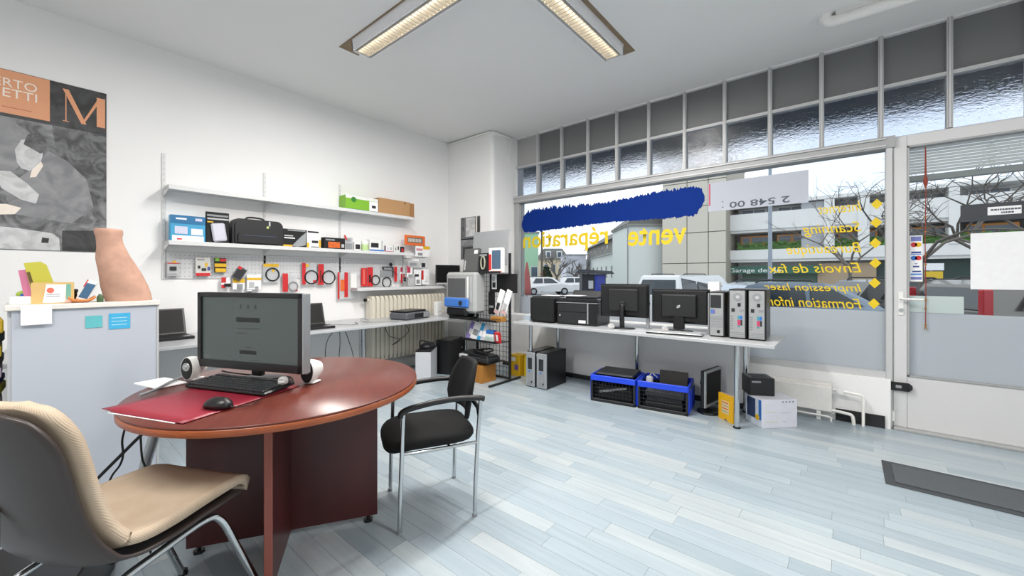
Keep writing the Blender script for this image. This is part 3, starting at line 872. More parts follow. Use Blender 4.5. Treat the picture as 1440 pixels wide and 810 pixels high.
f1 = shell_fn(.0, .0)
g = G(); g.sheet(lambda a, b: f1(a, b), 22, 44, .010); obj('shell', g, mat('brown_shell_plastic', '#3b3331', .4, var=.05), t)
f2 = shell_fn(-.006, .034)
FAB = bpy.data.materials.new('beige_ribbed_fabric'); FAB.use_nodes = True
nt = FAB.node_tree; b = nt.nodes['Principled BSDF']; b.inputs['Roughness'].default_value = .95
tc = nt.nodes.new('ShaderNodeTexCoord'); wv = nt.nodes.new('ShaderNodeTexWave'); wv.inputs['Scale'].default_value = 110; wv.inputs['Distortion'].default_value = 1.0; wv.bands_direction = 'DIAGONAL'
nz = nt.nodes.new('ShaderNodeTexNoise'); nz.inputs['Scale'].default_value = 9
rp = nt.nodes.new('ShaderNodeValToRGB'); rp.color_ramp.elements[0].color = lin('#a8937c'); rp.color_ramp.elements[1].color = lin('#c0b09c')
mx = nt.nodes.new('ShaderNodeMath'); mx.operation = 'MULTIPLY_ADD'; mx.inputs[1].default_value = .25
bp = nt.nodes.new('ShaderNodeBump'); bp.inputs['Strength'].default_value = .25; bp.inputs['Distance'].default_value = .003
nt.links.new(tc.outputs['Object'], wv.inputs[0]); nt.links.new(tc.outputs['Object'], nz.inputs[0]); nt.links.new(wv.outputs['Fac'], mx.inputs[0]); nt.links.new(nz.outputs['Fac'], mx.inputs[2])
nt.links.new(mx.outputs[0], rp.inputs[0]); nt.links.new(rp.outputs[0], b.inputs['Base Color']); nt.links.new(wv.outputs['Fac'], bp.inputs['Height']); nt.links.new(bp.outputs['Normal'], b.inputs['Normal'])
g = G(); g.sheet(lambda a, b: f2(a, b), 22, 44, lambda a, b: .031); obj('cushion', g, FAB, t)
g = G(); g.tube([(s*.0, -.262-.0*s, z) for s, z in ((0, .52), (0, .60), (0, .68))], .004, 6); obj('seam', g, mat('brown_seam', '#6a5a4c', .5), t)
for s in (-1, 1):
    x = s*.165
    g = G(); g.tube(smooth_path([(x*1.2, .36, .0), (x*1.12, .26, .24), (x*1.05, .205, .37), (x, .15, .398), (x, .0, .385), (x, -.10, .37), (x*1.05, -.17, .33), (x*1.15, -.24, .16), (x*1.25, -.30, .0)], 5), .0125, 9)
    lg = obj('leg_frame', g, CHROME, t)
    for p in ((x*1.2, .36, 0), (x*1.25, -.30, 0)):
        g = G(); g.cyl(p, (p[0], p[1], .02), .016); obj('glide', g, BLACK, lg)
g = G(); g.tube([(-.165, .05, .392), (.165, .05, .392)], .011, 8); obj('cross_tube', g, CHROME, t)
g = G(); g.box(-.10, .10, -.08, .14, .392, .412); obj('seat_plate', g, BLACKM, t)

# ================================================================= pale blue cupboard with the things on it
CX = -3.20
CAB = mat('pale_blue_laminate', '#b7bdc8', .5, var=.015, scale=4)
t = thing('low_cupboard', 'pale blue grey cupboard with white top behind the beige chair', 'cupboard', (CX, .22, 0))
g = G(); g.box(-.42, -.016, -.285, .285, .0, 1.075); obj('carcass', g, mat('cupboard_carcass', '#c6c8cc', .5), t)
g = G(); g.box(-.016, 0, -.272, .277, .04, 1.075, .002); obj('back_panel', g, CAB, t)
g = G(); g.box(-.43, .012, -.295, .292, 1.075, 1.102, .003); obj('top', g, mat('cream_white_top', '#dfdcd6', .4), t)
g = G(); g.box(-.016, .002, .277, .287, .04, 1.075); obj('edge_strip', g, LGREY, t)
ZT = 1.1022
def decal(name, label, cat, y0, y1, z0, z1, m, x=CX+.001, tilt=0, lines=None):
    t = thing(name, label, cat, (x, (y0+y1)/2, z0), 0)
    h = z1-z0; w = (y1-y0)/2
    g = G(rot('Y', tilt)); g.box(0, .0015, -w, w, 0, h); obj('sheet', g, m, t)
    if lines:
        for k in range(lines): obj('print_line', G(rot('Y', tilt)).box(.0015, .002, -w*.75, w*.7, h*(.25+.22*k), h*(.25+.22*k)+.003), mat('pale_print', '#bfe3ea', .6), t)
    return t
p0, p1 = on_x(29, 430, CX), on_x(73, 455, CX)
decal('paper_note', 'blank white note taped over the cupboard edge', 'note', p0.y, p1.y, p1.z, 1.100, PAPER, CX+.013)
p0, p1 = on_x(120, 444.5, CX), on_x(144, 460, CX)
decal('sticky_note', 'small turquoise sticker on the pale blue cupboard', 'sticker', p0.y, p1.y, p1.z, p0.z, mat('turquoise_paper', '#5fb6bd', .7))
p0, p1 = on_x(153, 441, CX), on_x(183, 461, CX)
decal('sticky_note', 'larger sky blue sticker with pale lines on cupboard', 'sticker', p0.y, p1.y, p1.z, p0.z, mat('sky_paper', '#3fabd8', .7), lines=3)

# terracotta torso-shaped vessel
TER = mat('terracotta', '#b8917e', .85, var=.28, scale=18, bump=.35)
PRF = [(0, .103, .003, .075), (.04, .105, -.004, .075), (.09, .103, -.017, .073), (.14, .096, -.033, .069), (.18, .089, -.046, .065), (.22, .083, -.057, .062), (.25, .077, -.064, .058), (.28, .069, -.069, .053), (.31, .061, -.073, .048), (.345, .056, -.081, .046),
       (.375, .056, -.085, .046), (.395, .061, -.087, .049), (.41, .061, -.088, .049), (.42, .056, -.088, .045), (.421, .044, -.088, .036), (.38, .036, -.086, .030)]
g = G(); vs = []; n = 40
for z, hw, off, hd in PRF:
    for k in range(n):
        a = 2*math.pi*k/n
        wob = 1 + .03*math.sin(3*a+z*20) + .02*math.sin(5*a-z*31)
        vs.append((hd*math.cos(a)*wob, off+hw*math.sin(a)*wob, z))
g.add(vs, [(i*n+k, i*n+(k+1) % n, (i+1)*n+(k+1) % n, (i+1)*n+k) for i in range(len(PRF)-1) for k in range(n)], True)
g.add(vs[:n], [tuple(reversed(range(n)))]); g.add(vs[-n:], [tuple(range(n))])
o = tag(obj('terracotta_sculpture', g, TER), 'leaning terracotta vessel with open neck on the cupboard', 'sculpture')
o.location = (CX-.10, .388, ZT)

# card holder with a white, teal card
def yz_box(name, loc, ry=0):
    pass
p = on_x(47, 425, CX-.05)
t = thing('card_box', 'small cardboard box holding cards, front shows white leaflet', 'box', (CX-.06, p.y+.068, ZT))
g = G(); g.box(0, .004, -.062, .062, 0, .083); g.box(-.05, -.046, -.062, .062, 0, .083); g.box(-.046, 0, -.062, -.058, 0, .083); g.box(-.046, 0, .058, .062, 0, .083); g.box(-.046, 0, -.058, .058, 0, .003)
obj('carton', g, mat('pale_cardboard', '#cfae72', .8), t)
g = G(); g.prism([(-.03, .004), (.035, .004), (.038, .074), (-.02, .076)], .004, .0055, 'x'); obj('leaflet', g, PAPER, t)
g = G(); g.cyl((.0055, -.008, .052), (.0062, -.008, .052), .011, n=14); obj('red_emblem', g, mat('salmon_print', '#dd6b58', .6), t)
g = G(); g.box(.004, .005, .038, .052, .004, .076); obj('teal_strip', g, mat('teal_print', '#6fa99a', .6), t)
for z in (.035, .028): obj('print_line', G().box(.0055, .006, -.02, .02, z, z+.003), GREY, t)
t.scale = (1.3, 1.22, 1.36)
t = thing('envelope', 'tall yellow green card standing in the small cardboard box', 'card', (CX-.075, p.y+.052, ZT+.004))
g = G(rot('X', 12)); g.prism([(-.03, 0), (.03, 0), (.022, .125), (.01, .138), (-.028, .140)], 0, .003, 'x'); obj('sheet', g, mat('olive_yellow_card', '#b9b440', .6), t)
obj('dark_tab', G(rot('X', 12)).box(.003, .0035, -.028, -.020, .07, .11), mat('brown_print', '#5a4a1e', .6), t)
t.scale = (1.5, 1.5, 1.6)
t = tag(obj('pink_note', G(Matrix.Translation((CX-.10, p.y-.012, ZT)) @ Matrix.Rotation(R(8), 4, 'X')).box(0, .003, -.014, .014, .0, .18), mat('pink_paper', '#d57fa3', .7)), 'pink paper slip standing behind the small cardboard box', 'note')
# white tray / low box at the cupboard end with bits on it
p = on_x(0, 410, CX-.10)
t = tag(obj('flat_box', G().box(CX-.30, CX-.06, -.06, .052, ZT, ZT+.042, .003), WHITE), 'flat white box lying at the end of the cupboard top', 'box')
t = thing('highlighter_pouch', 'lime green pouch lying on the flat white box', 'pouch', (CX-.16, -.005, ZT+.0425))
g = G(); g.lathe([(.001, 0), (.9, .0), (1, .2), (.9, .55), (.5, .9), (.001, 1)], 16, sx=.03, sy=.036); 
for v in g.v: v.z *= .03
obj('pouch_body', g, mat('lime_fabric', '#a6c04a', .7), t)
g = G(); g.box(.03, .034, -.02, .01, 0, .012, .002); obj('blue_clip', g, BLUE, t)
# orange tray with a phone and bits
p = on_x(112, 425, CX-.06)
t = thing('pen_tray', 'orange curved tray beside the terracotta vessel', 'tray', (CX-.06, .192, ZT))
g = G(); g.sheet(lambda a, b: (.05*(a-.5)*1.2, (b-.5)*.10, .006+.02*abs(2*b-1)**3+.012*abs(2*a-1)**3), 8, 12, .004); obj('bowl', g, mat('orange_wood', '#d98a4e', .5), t)
t = thing('mobile_phone', 'white phone with blue screen leaning in the orange tray', 'phone', (CX-.065, .19, ZT+.014), 0); t.scale = (1.2, 1.3, 1.2)
g = G(rot('X', -22)); g.box(-.004, .004, -.018, .018, 0, .095, .003); obj('body', g, WHITE, t)
obj('screen', G(rot('X', -22)).box(.004, .005, -.014, .014, .01, .08), mat('phone_blue_screen', '#3d6486', .3), t)
obj('red_edge', G(rot('X', -22)).box(-.004, .0045, -.018, -.0145, .06, .095), RED, t)
t = thing('glue_bottle', 'small dark green bottle between orange tray and vessel', 'bottle', (CX-.045, .262, ZT))
g = G(); g.lathe([(.001, 0), (.013, 0), (.014, .004), (.014, .03), (.006, .042), (.006, .05)], 14); obj('body', g, mat('dark_green_plastic', '#3c5a38', .4), t)
g = G(); g.lathe([(.007, .046), (.007, .058), (.001, .06)], 12); obj('cap', g, WHITE, t)
t = tag(obj('stylus_pen', G().lathe([(.001, 0), (.006, .001), (.006, .055), (.010, .06), (.010, .072), (.001, .076)], 12, (CX-.12, .172, ZT)), BLACK), 'thin black stylus standing behind the orange tray', 'stylus')
t = tag(obj('eraser_block', G().box(CX-.075, CX-.05, .128, .155, ZT, ZT+.022, .004), mat('pale_pink_rubber', '#e2b9a5', .7)), 'pale pink eraser beside the small cardboard box', 'eraser')

# coloured files seen past the cupboard end
for k, (c, z0, z1, nm) in enumerate((('#c9a82a', .96, 1.03, 'yellow'), ('#3a5f66', .90, .957, 'teal'), ('#cbb62e', .84, .897, 'ochre'), ('#17181a', .79, .837, 'black'), ('#c4b6c6', .73, .787, 'lilac'), ('#27348c', .69, .727, 'navy blue'), ('#b5b13a', .64, .687, 'lime'), ('#4b5054', .56, .637, 'charcoal'), ('#1b1b1c', .51, .557, 'black glossy'), ('#dcd6d2', .47, .507, 'cream'))):
    g = G(Matrix.Translation((-3.42+random.uniform(-.015, .015), -.184+random.uniform(-.004, .002), 0)) @ Matrix.Rotation(R(random.uniform(-4, 4)), 4, 'Z'))
    g.box(-.13, .13, -.10, .10, z0, z1-.001, .006)
    tag(obj('file_folder', g, mat('folder_' + nm.replace(' ', '_'), c, .6)), '%s file in the stack past the end of the cupboard' % nm, 'file', 'stack of files')
g = G(); g.box(-3.58, -3.26, -.32, -.08, .44, .469, .003); st = thing('side_stand', 'low wooden stand carrying the stack of files', 'stand', (0, 0, 0))
obj('board', g, mat('orange_brown_wood', '#b37245', .5), st)
for x in (-3.56, -3.28):
    for yv in (-.31, -.115):
        obj('leg', G().box(x-.012, x+.012, yv-.012, yv+.012, 0, .44), LGREY, st)

# black computer on the floor below the beige chair, and a chrome floor stand
t = thing('computer_case', 'black computer case on the floor behind the beige chair', 'computer', (-2.28, .02, 0), R(70))
obj('case', G().box(-.16, .16, -.21, .21, .0, .20, .006), BLACK, t)
obj('front_panel', G().box(-.155, .155, -.216, -.21, .02, .18, .004), DARK, t)
obj('drive_slot', G().box(-.065, .065, -.219, -.216, .13, .155), GREY, t)

# ================================================================= poster on the shelf wall
def photo_mat(name, c0, c1, scale):
    m = mat(name, c0, .4, scale=scale)
    nt = m.node_tree; nz = [n for n in nt.nodes if n.type == 'TEX_NOISE'][0]; nz.inputs['Detail'].default_value = 6; nz.inputs['Distortion'].default_value = 1.2
    rp = nt.nodes.new('ShaderNodeValToRGB'); rp.color_ramp.elements[0].position = .38; rp.color_ramp.elements[1].position = .64
    rp.color_ramp.elements[0].color = lin(c0); rp.color_ramp.elements[1].color = lin(c1)
    nt.links.new(nz.outputs['Fac'], rp.inputs[0]); nt.links.new(rp.outputs[0], nt.nodes['Principled BSDF'].inputs['Base Color'])
    return m
t = thing('wall_poster', 'black and white portrait poster with orange title blocks', 'poster', (XL+.002, .06, 1.44))
PY = lambda y: y-.06
g = G(); g.box(0, .003, PY(-.32), PY(.413), 0, 1.30); obj('sheet', g, photo_mat('grey_photo_print', '#4a4b4d', '#88898c', 9), t)
def pp(name, pts, m, x=.0036):
    g = G(); g.prism([(PY(y), z-1.44) for y, z in pts], .003, x, 'x'); return obj(name, g, m, t)
POR = mat('poster_orange', '#dd9c74', .45, var=.05)
PBLK = photo_mat('poster_black', '#202122', '#3f4042', 9)
PLG = photo_mat('poster_light_grey', '#b2b3b5', '#d2d3d5', 10)
PMG = photo_mat('poster_mid_grey', '#75767a', '#8f9093', 7)
PDG = photo_mat('poster_dark_grey', '#38393b', '#6d6e71', 12)
pp('black_band', [(-.32, 2.40), (.413, 2.40), (.413, 2.74), (-.32, 2.74)], PBLK)
pp('orange_block', [(-.32, 2.425), (.108, 2.425), (.108, 2.737), (-.32, 2.737)], POR, .0044)
def lefttext(y, z): return Matrix(((0, 0, 1, .0044), (1, 0, 0, PY(y)), (0, 1, 0, z-1.44), (0, 0, 0, 1)))
CREAM = mat('poster_cream_letters', '#efe4d8', .5)
lettering('ERTO', CREAM, t, lefttext(-.155, 2.618), width=.20, height=.062)
lettering('ETTI', CREAM, t, lefttext(-.115, 2.545), width=.16, height=.062)
obj('small_print', G().box(.0044, .0048, PY(-.12), PY(.02), 1.028, 1.033), mat('poster_rust', '#b5673f', .5), t)
# the big serif M
for pts in ([(.187, 2.45), (.193, 2.45), (.193, 2.70), (.187, 2.70)], [(.173, 2.45), (.207, 2.45), (.207, 2.455), (.173, 2.455)],
            [(.173, 2.70), (.205, 2.70), (.30, 2.455), (.272, 2.455)], [(.272, 2.455), (.285, 2.455), (.375, 2.66), (.362, 2.675)],
            [(.357, 2.455), (.405, 2.455), (.405, 2.69), (.357, 2.69)]):
    pp('letter_stroke', pts, POR, .0046+.0001*len(t.children))
# figure of a seated person bent over, only in greys
pp('pale_ground', [(-.32, 2.0), (-.06, 2.02), (.0, 2.12), (.02, 2.3), (-.10, 2.40), (-.32, 2.40)], PMG)
pp('jacket', [(-.06, 1.70), (.22, 1.66), (.34, 1.80), (.30, 2.02), (.20, 2.14), (.10, 2.20), (.05, 2.10), (.0, 2.02), (-.08, 1.92), (-.10, 1.80)], PMG, .0042)
pp('hair', [(-.02, 2.22), (.0, 2.30), (.05, 2.32), (.09, 2.28), (.095, 2.20), (.06, 2.17), (.03, 2.19)], PDG, .0046)
pp('head', [(-.06, 2.17), (-.03, 2.25), (.0, 2.26), (.045, 2.21), (.075, 2.17), (.06, 2.09), (.01, 2.03), (-.03, 2.04), (-.05, 2.08)], PLG, .0045)
pp('collar', [(.02, 2.04), (.065, 2.11), (.075, 2.08), (.04, 1.99), (.01, 1.98)], CREAM, .0048)
pp('arm', [(-.16, 2.0), (-.08, 2.01), (.0, 1.93), (.055, 1.86), (.04, 1.79), (-.03, 1.81), (-.12, 1.88)], PLG, .0048)
pp('dark_backdrop', [(.20, 1.95), (.413, 1.85), (.413, 2.40), (.12, 2.40), (.14, 2.2)], PDG, .0038)
pp('stone_table', [(-.32, 1.445), (.16, 1.445), (.155, 1.54), (.12, 1.575), (-.05, 1.60), (-.32, 1.62)], PLG, .0046)
pp('dark_corner', [(.17, 1.445), (.413, 1.445), (.413, 1.62), (.17, 1.60)], PBLK, .0044)
pp('carved_sign', [(.065, 1.50), (.10, 1.50), (.105, 1.535), (.07, 1.54)], PBLK, .005)
pp('white_paper_sheet', [(-.32, 1.66), (-.06, 1.70), (-.03, 1.75), (-.10, 1.77), (-.32, 1.74)], CREAM, .0046)

# ================================================================= shelving on the shelf wall
SHW = mat('white_shelf_board', '#d4d5d6', .45)
for yk, z0, z1, lb in ((.771, 1.22, 2.34, 'white slotted wall upright at the start of the shelves'), (1.576, 1.24, 2.32, 'white slotted wall upright behind the laptop bag'), (2.386, 1.24, 2.34, 'white slotted wall upright near the green carton')):
    t = thing('shelf_upright', lb, 'shelf upright', (XL, yk, z0), 0, 'slotted shelf uprights')
    obj('channel', G().box(0, .012, -.012, .012, 0, z1-z0, .002), SHW, t)
    g = G()
    for k in range(int((z1-z0)/.05)): g.box(.012, .0125, -.003, .003, .02+k*.05, .04+k*.05)
    obj('slots', g, LGREY, t)['kind'] = 'stuff'
    for zz in (1.53, 2.01):
        g = G(); g.prism([(.012, zz-z0-.055), (.20, zz-z0-.018), (.20, zz-z0-.002), (.012, zz-z0-.002)], -.003, .003, 'y'); obj('bracket', g, SHW, t)
def wall_shelf(label, y0, y1, z, th, dep):
    t = thing('wall_shelf', label, 'shelf', (XL+.013, (y0+y1)/2, z))
    h = (y1-y0)/2
    obj('board', G().box(0, dep, -h, h, -th, 0, .003), SHW, t)
    obj('front_lip', G().box(dep, dep+.006, -h, h, -th-.012, .004, .002), SHW, t)
    obj('end_cap', G().box(.02, dep, -h-.004, -h, -th-.01, .003), LGREY, t)
    return t
wall_shelf('upper white wall shelf with green carton and cardboard boxes', .77, 3.30, 2.03, .022, .20)
wall_shelf('lower white wall shelf crowded with product boxes', .77, 3.30, 1.552, .022, .20)
wall_shelf('short white shelf board over the old radiator', 2.50, 4.06, 1.105, .022, .19)

SX = XL+.10      # where goods stand on the shelves
def carton(name, label, cat, y0, y1, z0, h, m, dep=.09, x=None, prints=(), rz=0, group='goods on the lower wall shelf'):
    """upright product box; prints are (fy0, fy1, fz0, fz1, material) in fractions of its front"""
    w = (y1-y0)/2
    t = thing(name, label, cat, (x if x is not None else SX, (y0+y1)/2, z0), rz, group)
    obj('box_body', G().box(-dep/2, dep/2, -w, w, 0, h, .002), m, t)
    for k, (a, b, c, d, mm) in enumerate(prints):
        obj('print_panel', G().box(dep/2, dep/2+.0012+.0005*k, -w+2*w*a, -w+2*w*b, h*c, h*d), mm, t)
    return t
SKY = mat('sky_gradient_print', '#3a9cc8', .4, var=.2, scale=8); SKYD = mat('deep_sky_print', '#156a9c', .4); LILAC = mat('lilac_print', '#c9cbe0', .4)
zs = 1.5525
carton('modem_box', 'sky blue product box at the start of the lower shelf', 'box', .795, 1.045, zs, .235, SKY, .07, prints=((0, 1, .68, 1, SKYD), (.05, .95, .0, .24, PAPER), (.12, .48, .30, .58, LILAC), (.58, .92, .28, .52, WHITE), (.15, .45, .84, .90, PAPER), (.70, .9, .82, .92, LILAC), (.18, .32, .08, .13, RED)))
t = carton('adapter_pack', 'black blister pack with white adapter beside the laptop bag', 'package', 1.055, 1.235, zs, .295, BLACKM, .03, prints=((.04, .96, .86, .92, GREY), (.05, .98, .76, .81, LGREY), (.05, .30, .66, .70, YELLOW)))
g = G(rot('X', 8)); g.box(.015, .045, -.035, .075, .02, .19, .012); obj('white_adapter', g, mat('pale_lilac_plastic', '#cfcfdc', .4), t)
# laptop bag
t = thing('laptop_bag', 'black padded laptop bag with handle on lower shelf', 'bag', (SX+.01, 1.475, zs), 0, 'goods on the lower wall shelf')
BAG = mat('black_nylon', '#101116', .5, var=.15, scale=60, bump=.1)
def rrect(hw, z0, z1, r, n=6):
    pts = []
    for cx, cz, a0 in ((hw-r, z0+r*.5, -90), (hw-r, z1-r, 0), (-hw+r, z1-r, 90), (-hw+r, z0+r*.5, 180)):
        rr = r*.5 if cz < (z0+z1)/2 else r
        for k in range(n+1):
            a = R(a0+90*k/n); pts.append((cx+(r-rr)*(1 if cx > 0 else -1)+rr*math.cos(a), cz+rr*math.sin(a)))
    return pts
g = G(); g.prism(rrect(.225, 0, .255, .06), -.06, .045, 'x'); obj('main_body', g, BAG, t)
g = G(); g.prism(rrect(.205, .012, .235, .05), .045, .062, 'x'); obj('front_panel', g, BAG, t)
g = G(); g.prism(rrect(.185, .02, .12, .03), .062, .080, 'x'); obj('front_pocket', g, BAG, t)
g = G(); g.box(.080, .082, -.15, .15, .090, .097); obj('zip', g, mat('dark_blue_zip', '#39405a', .4), t)
g = G(); g.tube(smooth_path([(.0, -.10, .25), (.0, -.085, .272), (.0, -.02, .278), (.0, .05, .270), (.0, .065, .252)]), .009, 8); obj('handle', g, BAG, t)
g = G(); g.cyl((.062, .075, .185), (.066, .075, .185), .012); obj('round_badge', g, mat('lime_badge', '#c9d27a', .4), t)
g = G(); g.box(.062, .064, .085, .10, .20, .245); obj('hang_tag', g, LGREY, t)
t = carton('camera_box', 'black and yellow box with silver gadget print beside the bag', 'box', 1.705, 1.945, zs, .195, BLACKM, .07, prints=((.06, .42, .60, .66, LGREY), (.06, .5, .48, .54, PAPER), (.02, .40, .05, .14, YELLOW), (.2, .95, .9, .97, GREY)))
g = G(); g.prism([(-.03, .02), (.03, .01), (.11, .03), (.115, .17), (.06, .12)], .035, .042, 'x'); obj('gadget_print', g, SILVER, t)
carton('webcam_box', 'white box with yellow corner and black print on shelf', 'box', 1.95, 2.10, zs, .20, WHITE, .07, prints=((.05, .85, .86, .95, BLACKM), (0, .16, 0, .3, YELLOW), (.35, .8, .30, .44, DARK), (.3, .9, .05, .12, GREY), (.86, 1, .1, .5, YELLOW)))
carton('graphics_card_box', 'dark box with fiery orange picture on the lower shelf', 'box', 2.135, 2.385, zs, .135, BLACKM, .07, prints=((.2, .75, .15, .65, mat('flame_print', '#d8662a', .4, var=.6, scale=30)), (.08, .5, .75, .88, GREY), (.82, .95, .2, .5, LGREY)))
t = carton('grey_blister_pack', 'grey blister pack with red tip leaning on the dark box', 'package', 2.39, 2.49, zs, .155, LGREY, .03, prints=((.1, .9, .1, .55, GREY), (.2, .7, .65, .9, SILVER)))
g = G(rot('X', 25, (0, -.04, .15))); g.box(.016, .020, -.05, -.03, .12, .18); obj('red_tip', g, RED, t)
carton('mouse_box', 'white box with black gadget picture next to green pot', 'box', 2.505, 2.59, zs, .105, WHITE, .06, prints=((.15, .85, .2, .75, DARK),))
t = thing('wipes_tub', 'pale green tub with white lid on the lower shelf', 'tub', (SX+.02, 2.645, zs), 0, 'goods on the lower wall shelf')
g = G(); g.lathe([(.001, 0), (.038, 0), (.042, .006), (.042, .085), (.04, .09)], 20); obj('tub', g, mat('pale_green_plastic', '#bfdc9a', .4), t)
g = G(); g.lathe([(.043, .085), (.043, .115), (.036, .13), (.001, .132)], 20); obj('lid', g, WHITE, t)
carton('disk_drive_box', 'white box with black drive picture and blue base', 'box', 2.70, 2.90, zs, .15, WHITE, .07, prints=((0, 1, 0, .17, BLUE), (.10, .62, .35, .72, DARK), (.82, .9, .2, .95, LGREY)))
carton('cartridge_box', 'small white and magenta box on the lower shelf', 'box', 2.915, 3.04, zs, .085, WHITE, .06, prints=((0, 1, 0, .2, mat('magenta_print', '#b03060', .5)), (0, .12, .2, 1.0, mat('plum_print', '#5d3558', .5)), (.25, .45, .3, .8, LILAC), (.6, .85, .35, .8, LGREY)))
carton('cable_box', 'small plain white box near the end of lower shelf', 'box', 3.05, 3.145, zs, .095, OFFWHITE, .06, prints=((.2, .4, .3, .7, GREY), (.6, .8, .4, .9, DARK)))
carton('memory_box', 'tiny dark box with red mark at the shelf end', 'box', 3.155, 3.215, zs, .085, DARK, .05, prints=((.3, .8, .2, .7, RED),))
# upper shelf
zu = 2.0305
t = carton('green_carton', 'bright green and white carton on the upper shelf', 'box', 2.37, 2.79, zu, .17, GREEN, .15, prints=((0, 1, .80, 1, WHITE), (.72, 1, .0, .78, PAPER), (.80, .93, .3, .5, DARK), (0, 1, 0, .09, mat('teal_green_print', '#2f7a58', .5))), group='cartons on the upper wall shelf')
g = G(); g.cyl((.0755, -.11, .125), (.077, -.11, .125), .032, n=18); obj('green_roundel', g, mat('leaf_green_print', '#2f7d2a', .5), t)
carton('cardboard_box', 'plain brown cardboard box beside the green carton', 'box', 2.80, 3.27, zu, .20, CARD, .15, prints=((.80, .86, .84, .93, mat('brown_stamp', '#6b4c30', .8)),), group='cartons on the upper wall shelf')
carton('cardboard_box', 'narrow cardboard box at the far end of upper shelf', 'box', 3.275, 3.37, zu, .20, mat('darker_cardboard', '#a87c50', .8), .10, x=SX-.02, prints=((.1, .3, .84, .93, MATS['brown_stamp']),), group='cartons on the upper wall shelf')

# pegboard and hanging goods
t = thing('pegboard', 'white pegboard strip under the lower shelf', 'pegboard', (XL, .79, 1.225))
obj('board', G().box(.004, .012, 0, 2.35, 0, .24, .001), mat('pegboard_white', '#d0d1d3', .6), t)
g = G()
for i in range(70):
    for k in range(6):
        yv, z = .03+i*.0335, .022+k*.038; g.box(.012, .0124, yv-.0035, yv+.0035, z-.0035, z+.0035)
obj('peg_holes', g, mat('peg_hole_dark', '#8f9093', .8), t)['kind'] = 'stuff'
CLRBAG = film_mat('clear_bag', '#eef0f2', .4, .5)
HX = XL+.045
def pack(name, label, u0, u1, v0, v1, base, prints=(), ring=None, dep=.012, hook=True, tilt=0, x=None):
    x = x or HX
    a, b = on_x(u0, v1, x), on_x(u1, v0, x)
    w = (b.y-a.y)/2; h = on_x((u0+u1)/2, v0, x).z - on_x((u0+u1)/2, v1, x).z
    z0 = on_x((u0+u1)/2, v1, x).z
    t = thing(name, label, 'package', (x, (a.y+b.y)/2, z0), 0, 'packs hanging under the shelf')
    T = rot('X', tilt, (0, 0, h))
    obj('backing', G(T).box(-dep/2, dep/2, -w, w, 0, h, .001), base, t)
    for k, p in enumerate(prints):
        q0, q1, r0, r1, mm = p[:5]; ex = (p[5] if len(p) > 5 else .002)+.0005*k
        obj('card', G(T).box(dep/2, dep/2+ex, -w+2*w*q0, -w+2*w*q1, h*r0, h*r1), mm, t)
    if ring:
        cy, cz, r_, mm = ring
        n = 20; pts = [(dep/2+.007, -w+2*w*cy+r_*math.cos(2*math.pi*k/n), h*cz+r_*1.05*math.sin(2*math.pi*k/n)) for k in range(n)]
        g = G(T); g.tube(pts, .0075, 7, closed=True); obj('coiled_cable', g, mm, t)
    if hook:
        obj('hook', G().tube([(-(x-XL)+.012, 0, h-.004), (dep/2+.02, 0, h-.004), (dep/2+.024, 0, h+.006)], .002, 5), CHROME, t)
    return t
pack('usb_stick_pack', 'grey card pack with dark stick, first on the pegboard', 235, 252, 366, 388, LGREY, ((0, 1, .78, .84, RED), (.45, .7, .84, .98, YELLOW), (.2, .75, .35, .6, DARK, .008), (.1, .8, .1, .15, GREY)))
pack('adapter_set_pack', 'clear pack with red foot, second on the pegboard', 275, 295.5, 362, 388, mat('pale_card', '#cfcfca', .6), ((0, 1, 0, .16, RED), (.1, .6, .84, .9, GREY), (.15, .3, .4, .55, DARK, .006), (.4, .7, .28, .42, DARK, .006), (.62, .8, .5, .7, YELLOW), (.8, .98, .3, .5, mat('indigo_print', '#46508c', .5))))
pack('yellow_gadget_pack', 'black and yellow striped pack on the pegboard', 301.5, 318, 363, 383, BLACKM, ((.05, .95, .02, .28, YELLOW, .008), (0, 1, .38, .62, YELLOW, .006), (.05, .4, .78, .98, GREEN), (.45, .98, .76, .96, RED)))
pack('red_plug_pack', 'small red pack with black plug just above the monitor', 311, 324, 390, 405, PAPER, ((0, .5, .5, 1, RED), (0, .45, 0, .3, RED), (.3, 1, .12, .42, BLACK, .012)))
pack('yellow_top_pack', 'clear pack with yellow header above the monitor', 327, 344, 392, 407, PAPER, ((0, 1, .62, 1, YELLOW), (.35, .8, .05, .5, GREY, .008)))
pack('card_reader_pack', 'dark square gadget hanging askew with red tag', 335, 349, 377, 395, mat('gadget_grey', '#55595c', .5), ((.1, .9, .1, .9, DARK, .004), (0, .4, .78, 1, RED, .006)), tilt=-32, x=HX+.03)
pack('white_cable_pack', 'white pack with yellow header beside the askew gadget', 347, 367, 386, 407, PAPER, ((0, 1, .62, .78, YELLOW), (.15, .5, .1, .5, LGREY), (.55, .8, .05, .2, GREY)))
pack('network_cable_pack', 'yellow topped pack with round black cable', 370, 394, 371, 397, CLRBAG, ((.0, .9, .84, 1, YELLOW), (.5, .62, .55, .72, YELLOW)), ring=(.52, .42, .062, BLACK))
pack('red_cable_pack', 'red striped pack with grey cable above monitor corner', 397, 418, 384, 410, CLRBAG, ((0, .36, 0, .98, RED), (.78, 1, 0, .12, RED)), ring=(.70, .28, .045, GREY))
pack('red_cable_pack', 'red edged pack with large black cable ring', 424.5, 445, 370, 400, CLRBAG, ((0, .24, 0, 1, RED), (.24, .45, .82, .95, YELLOW), (.75, 1, .05, .2, RED)), ring=(.62, .34, .070, BLACK))
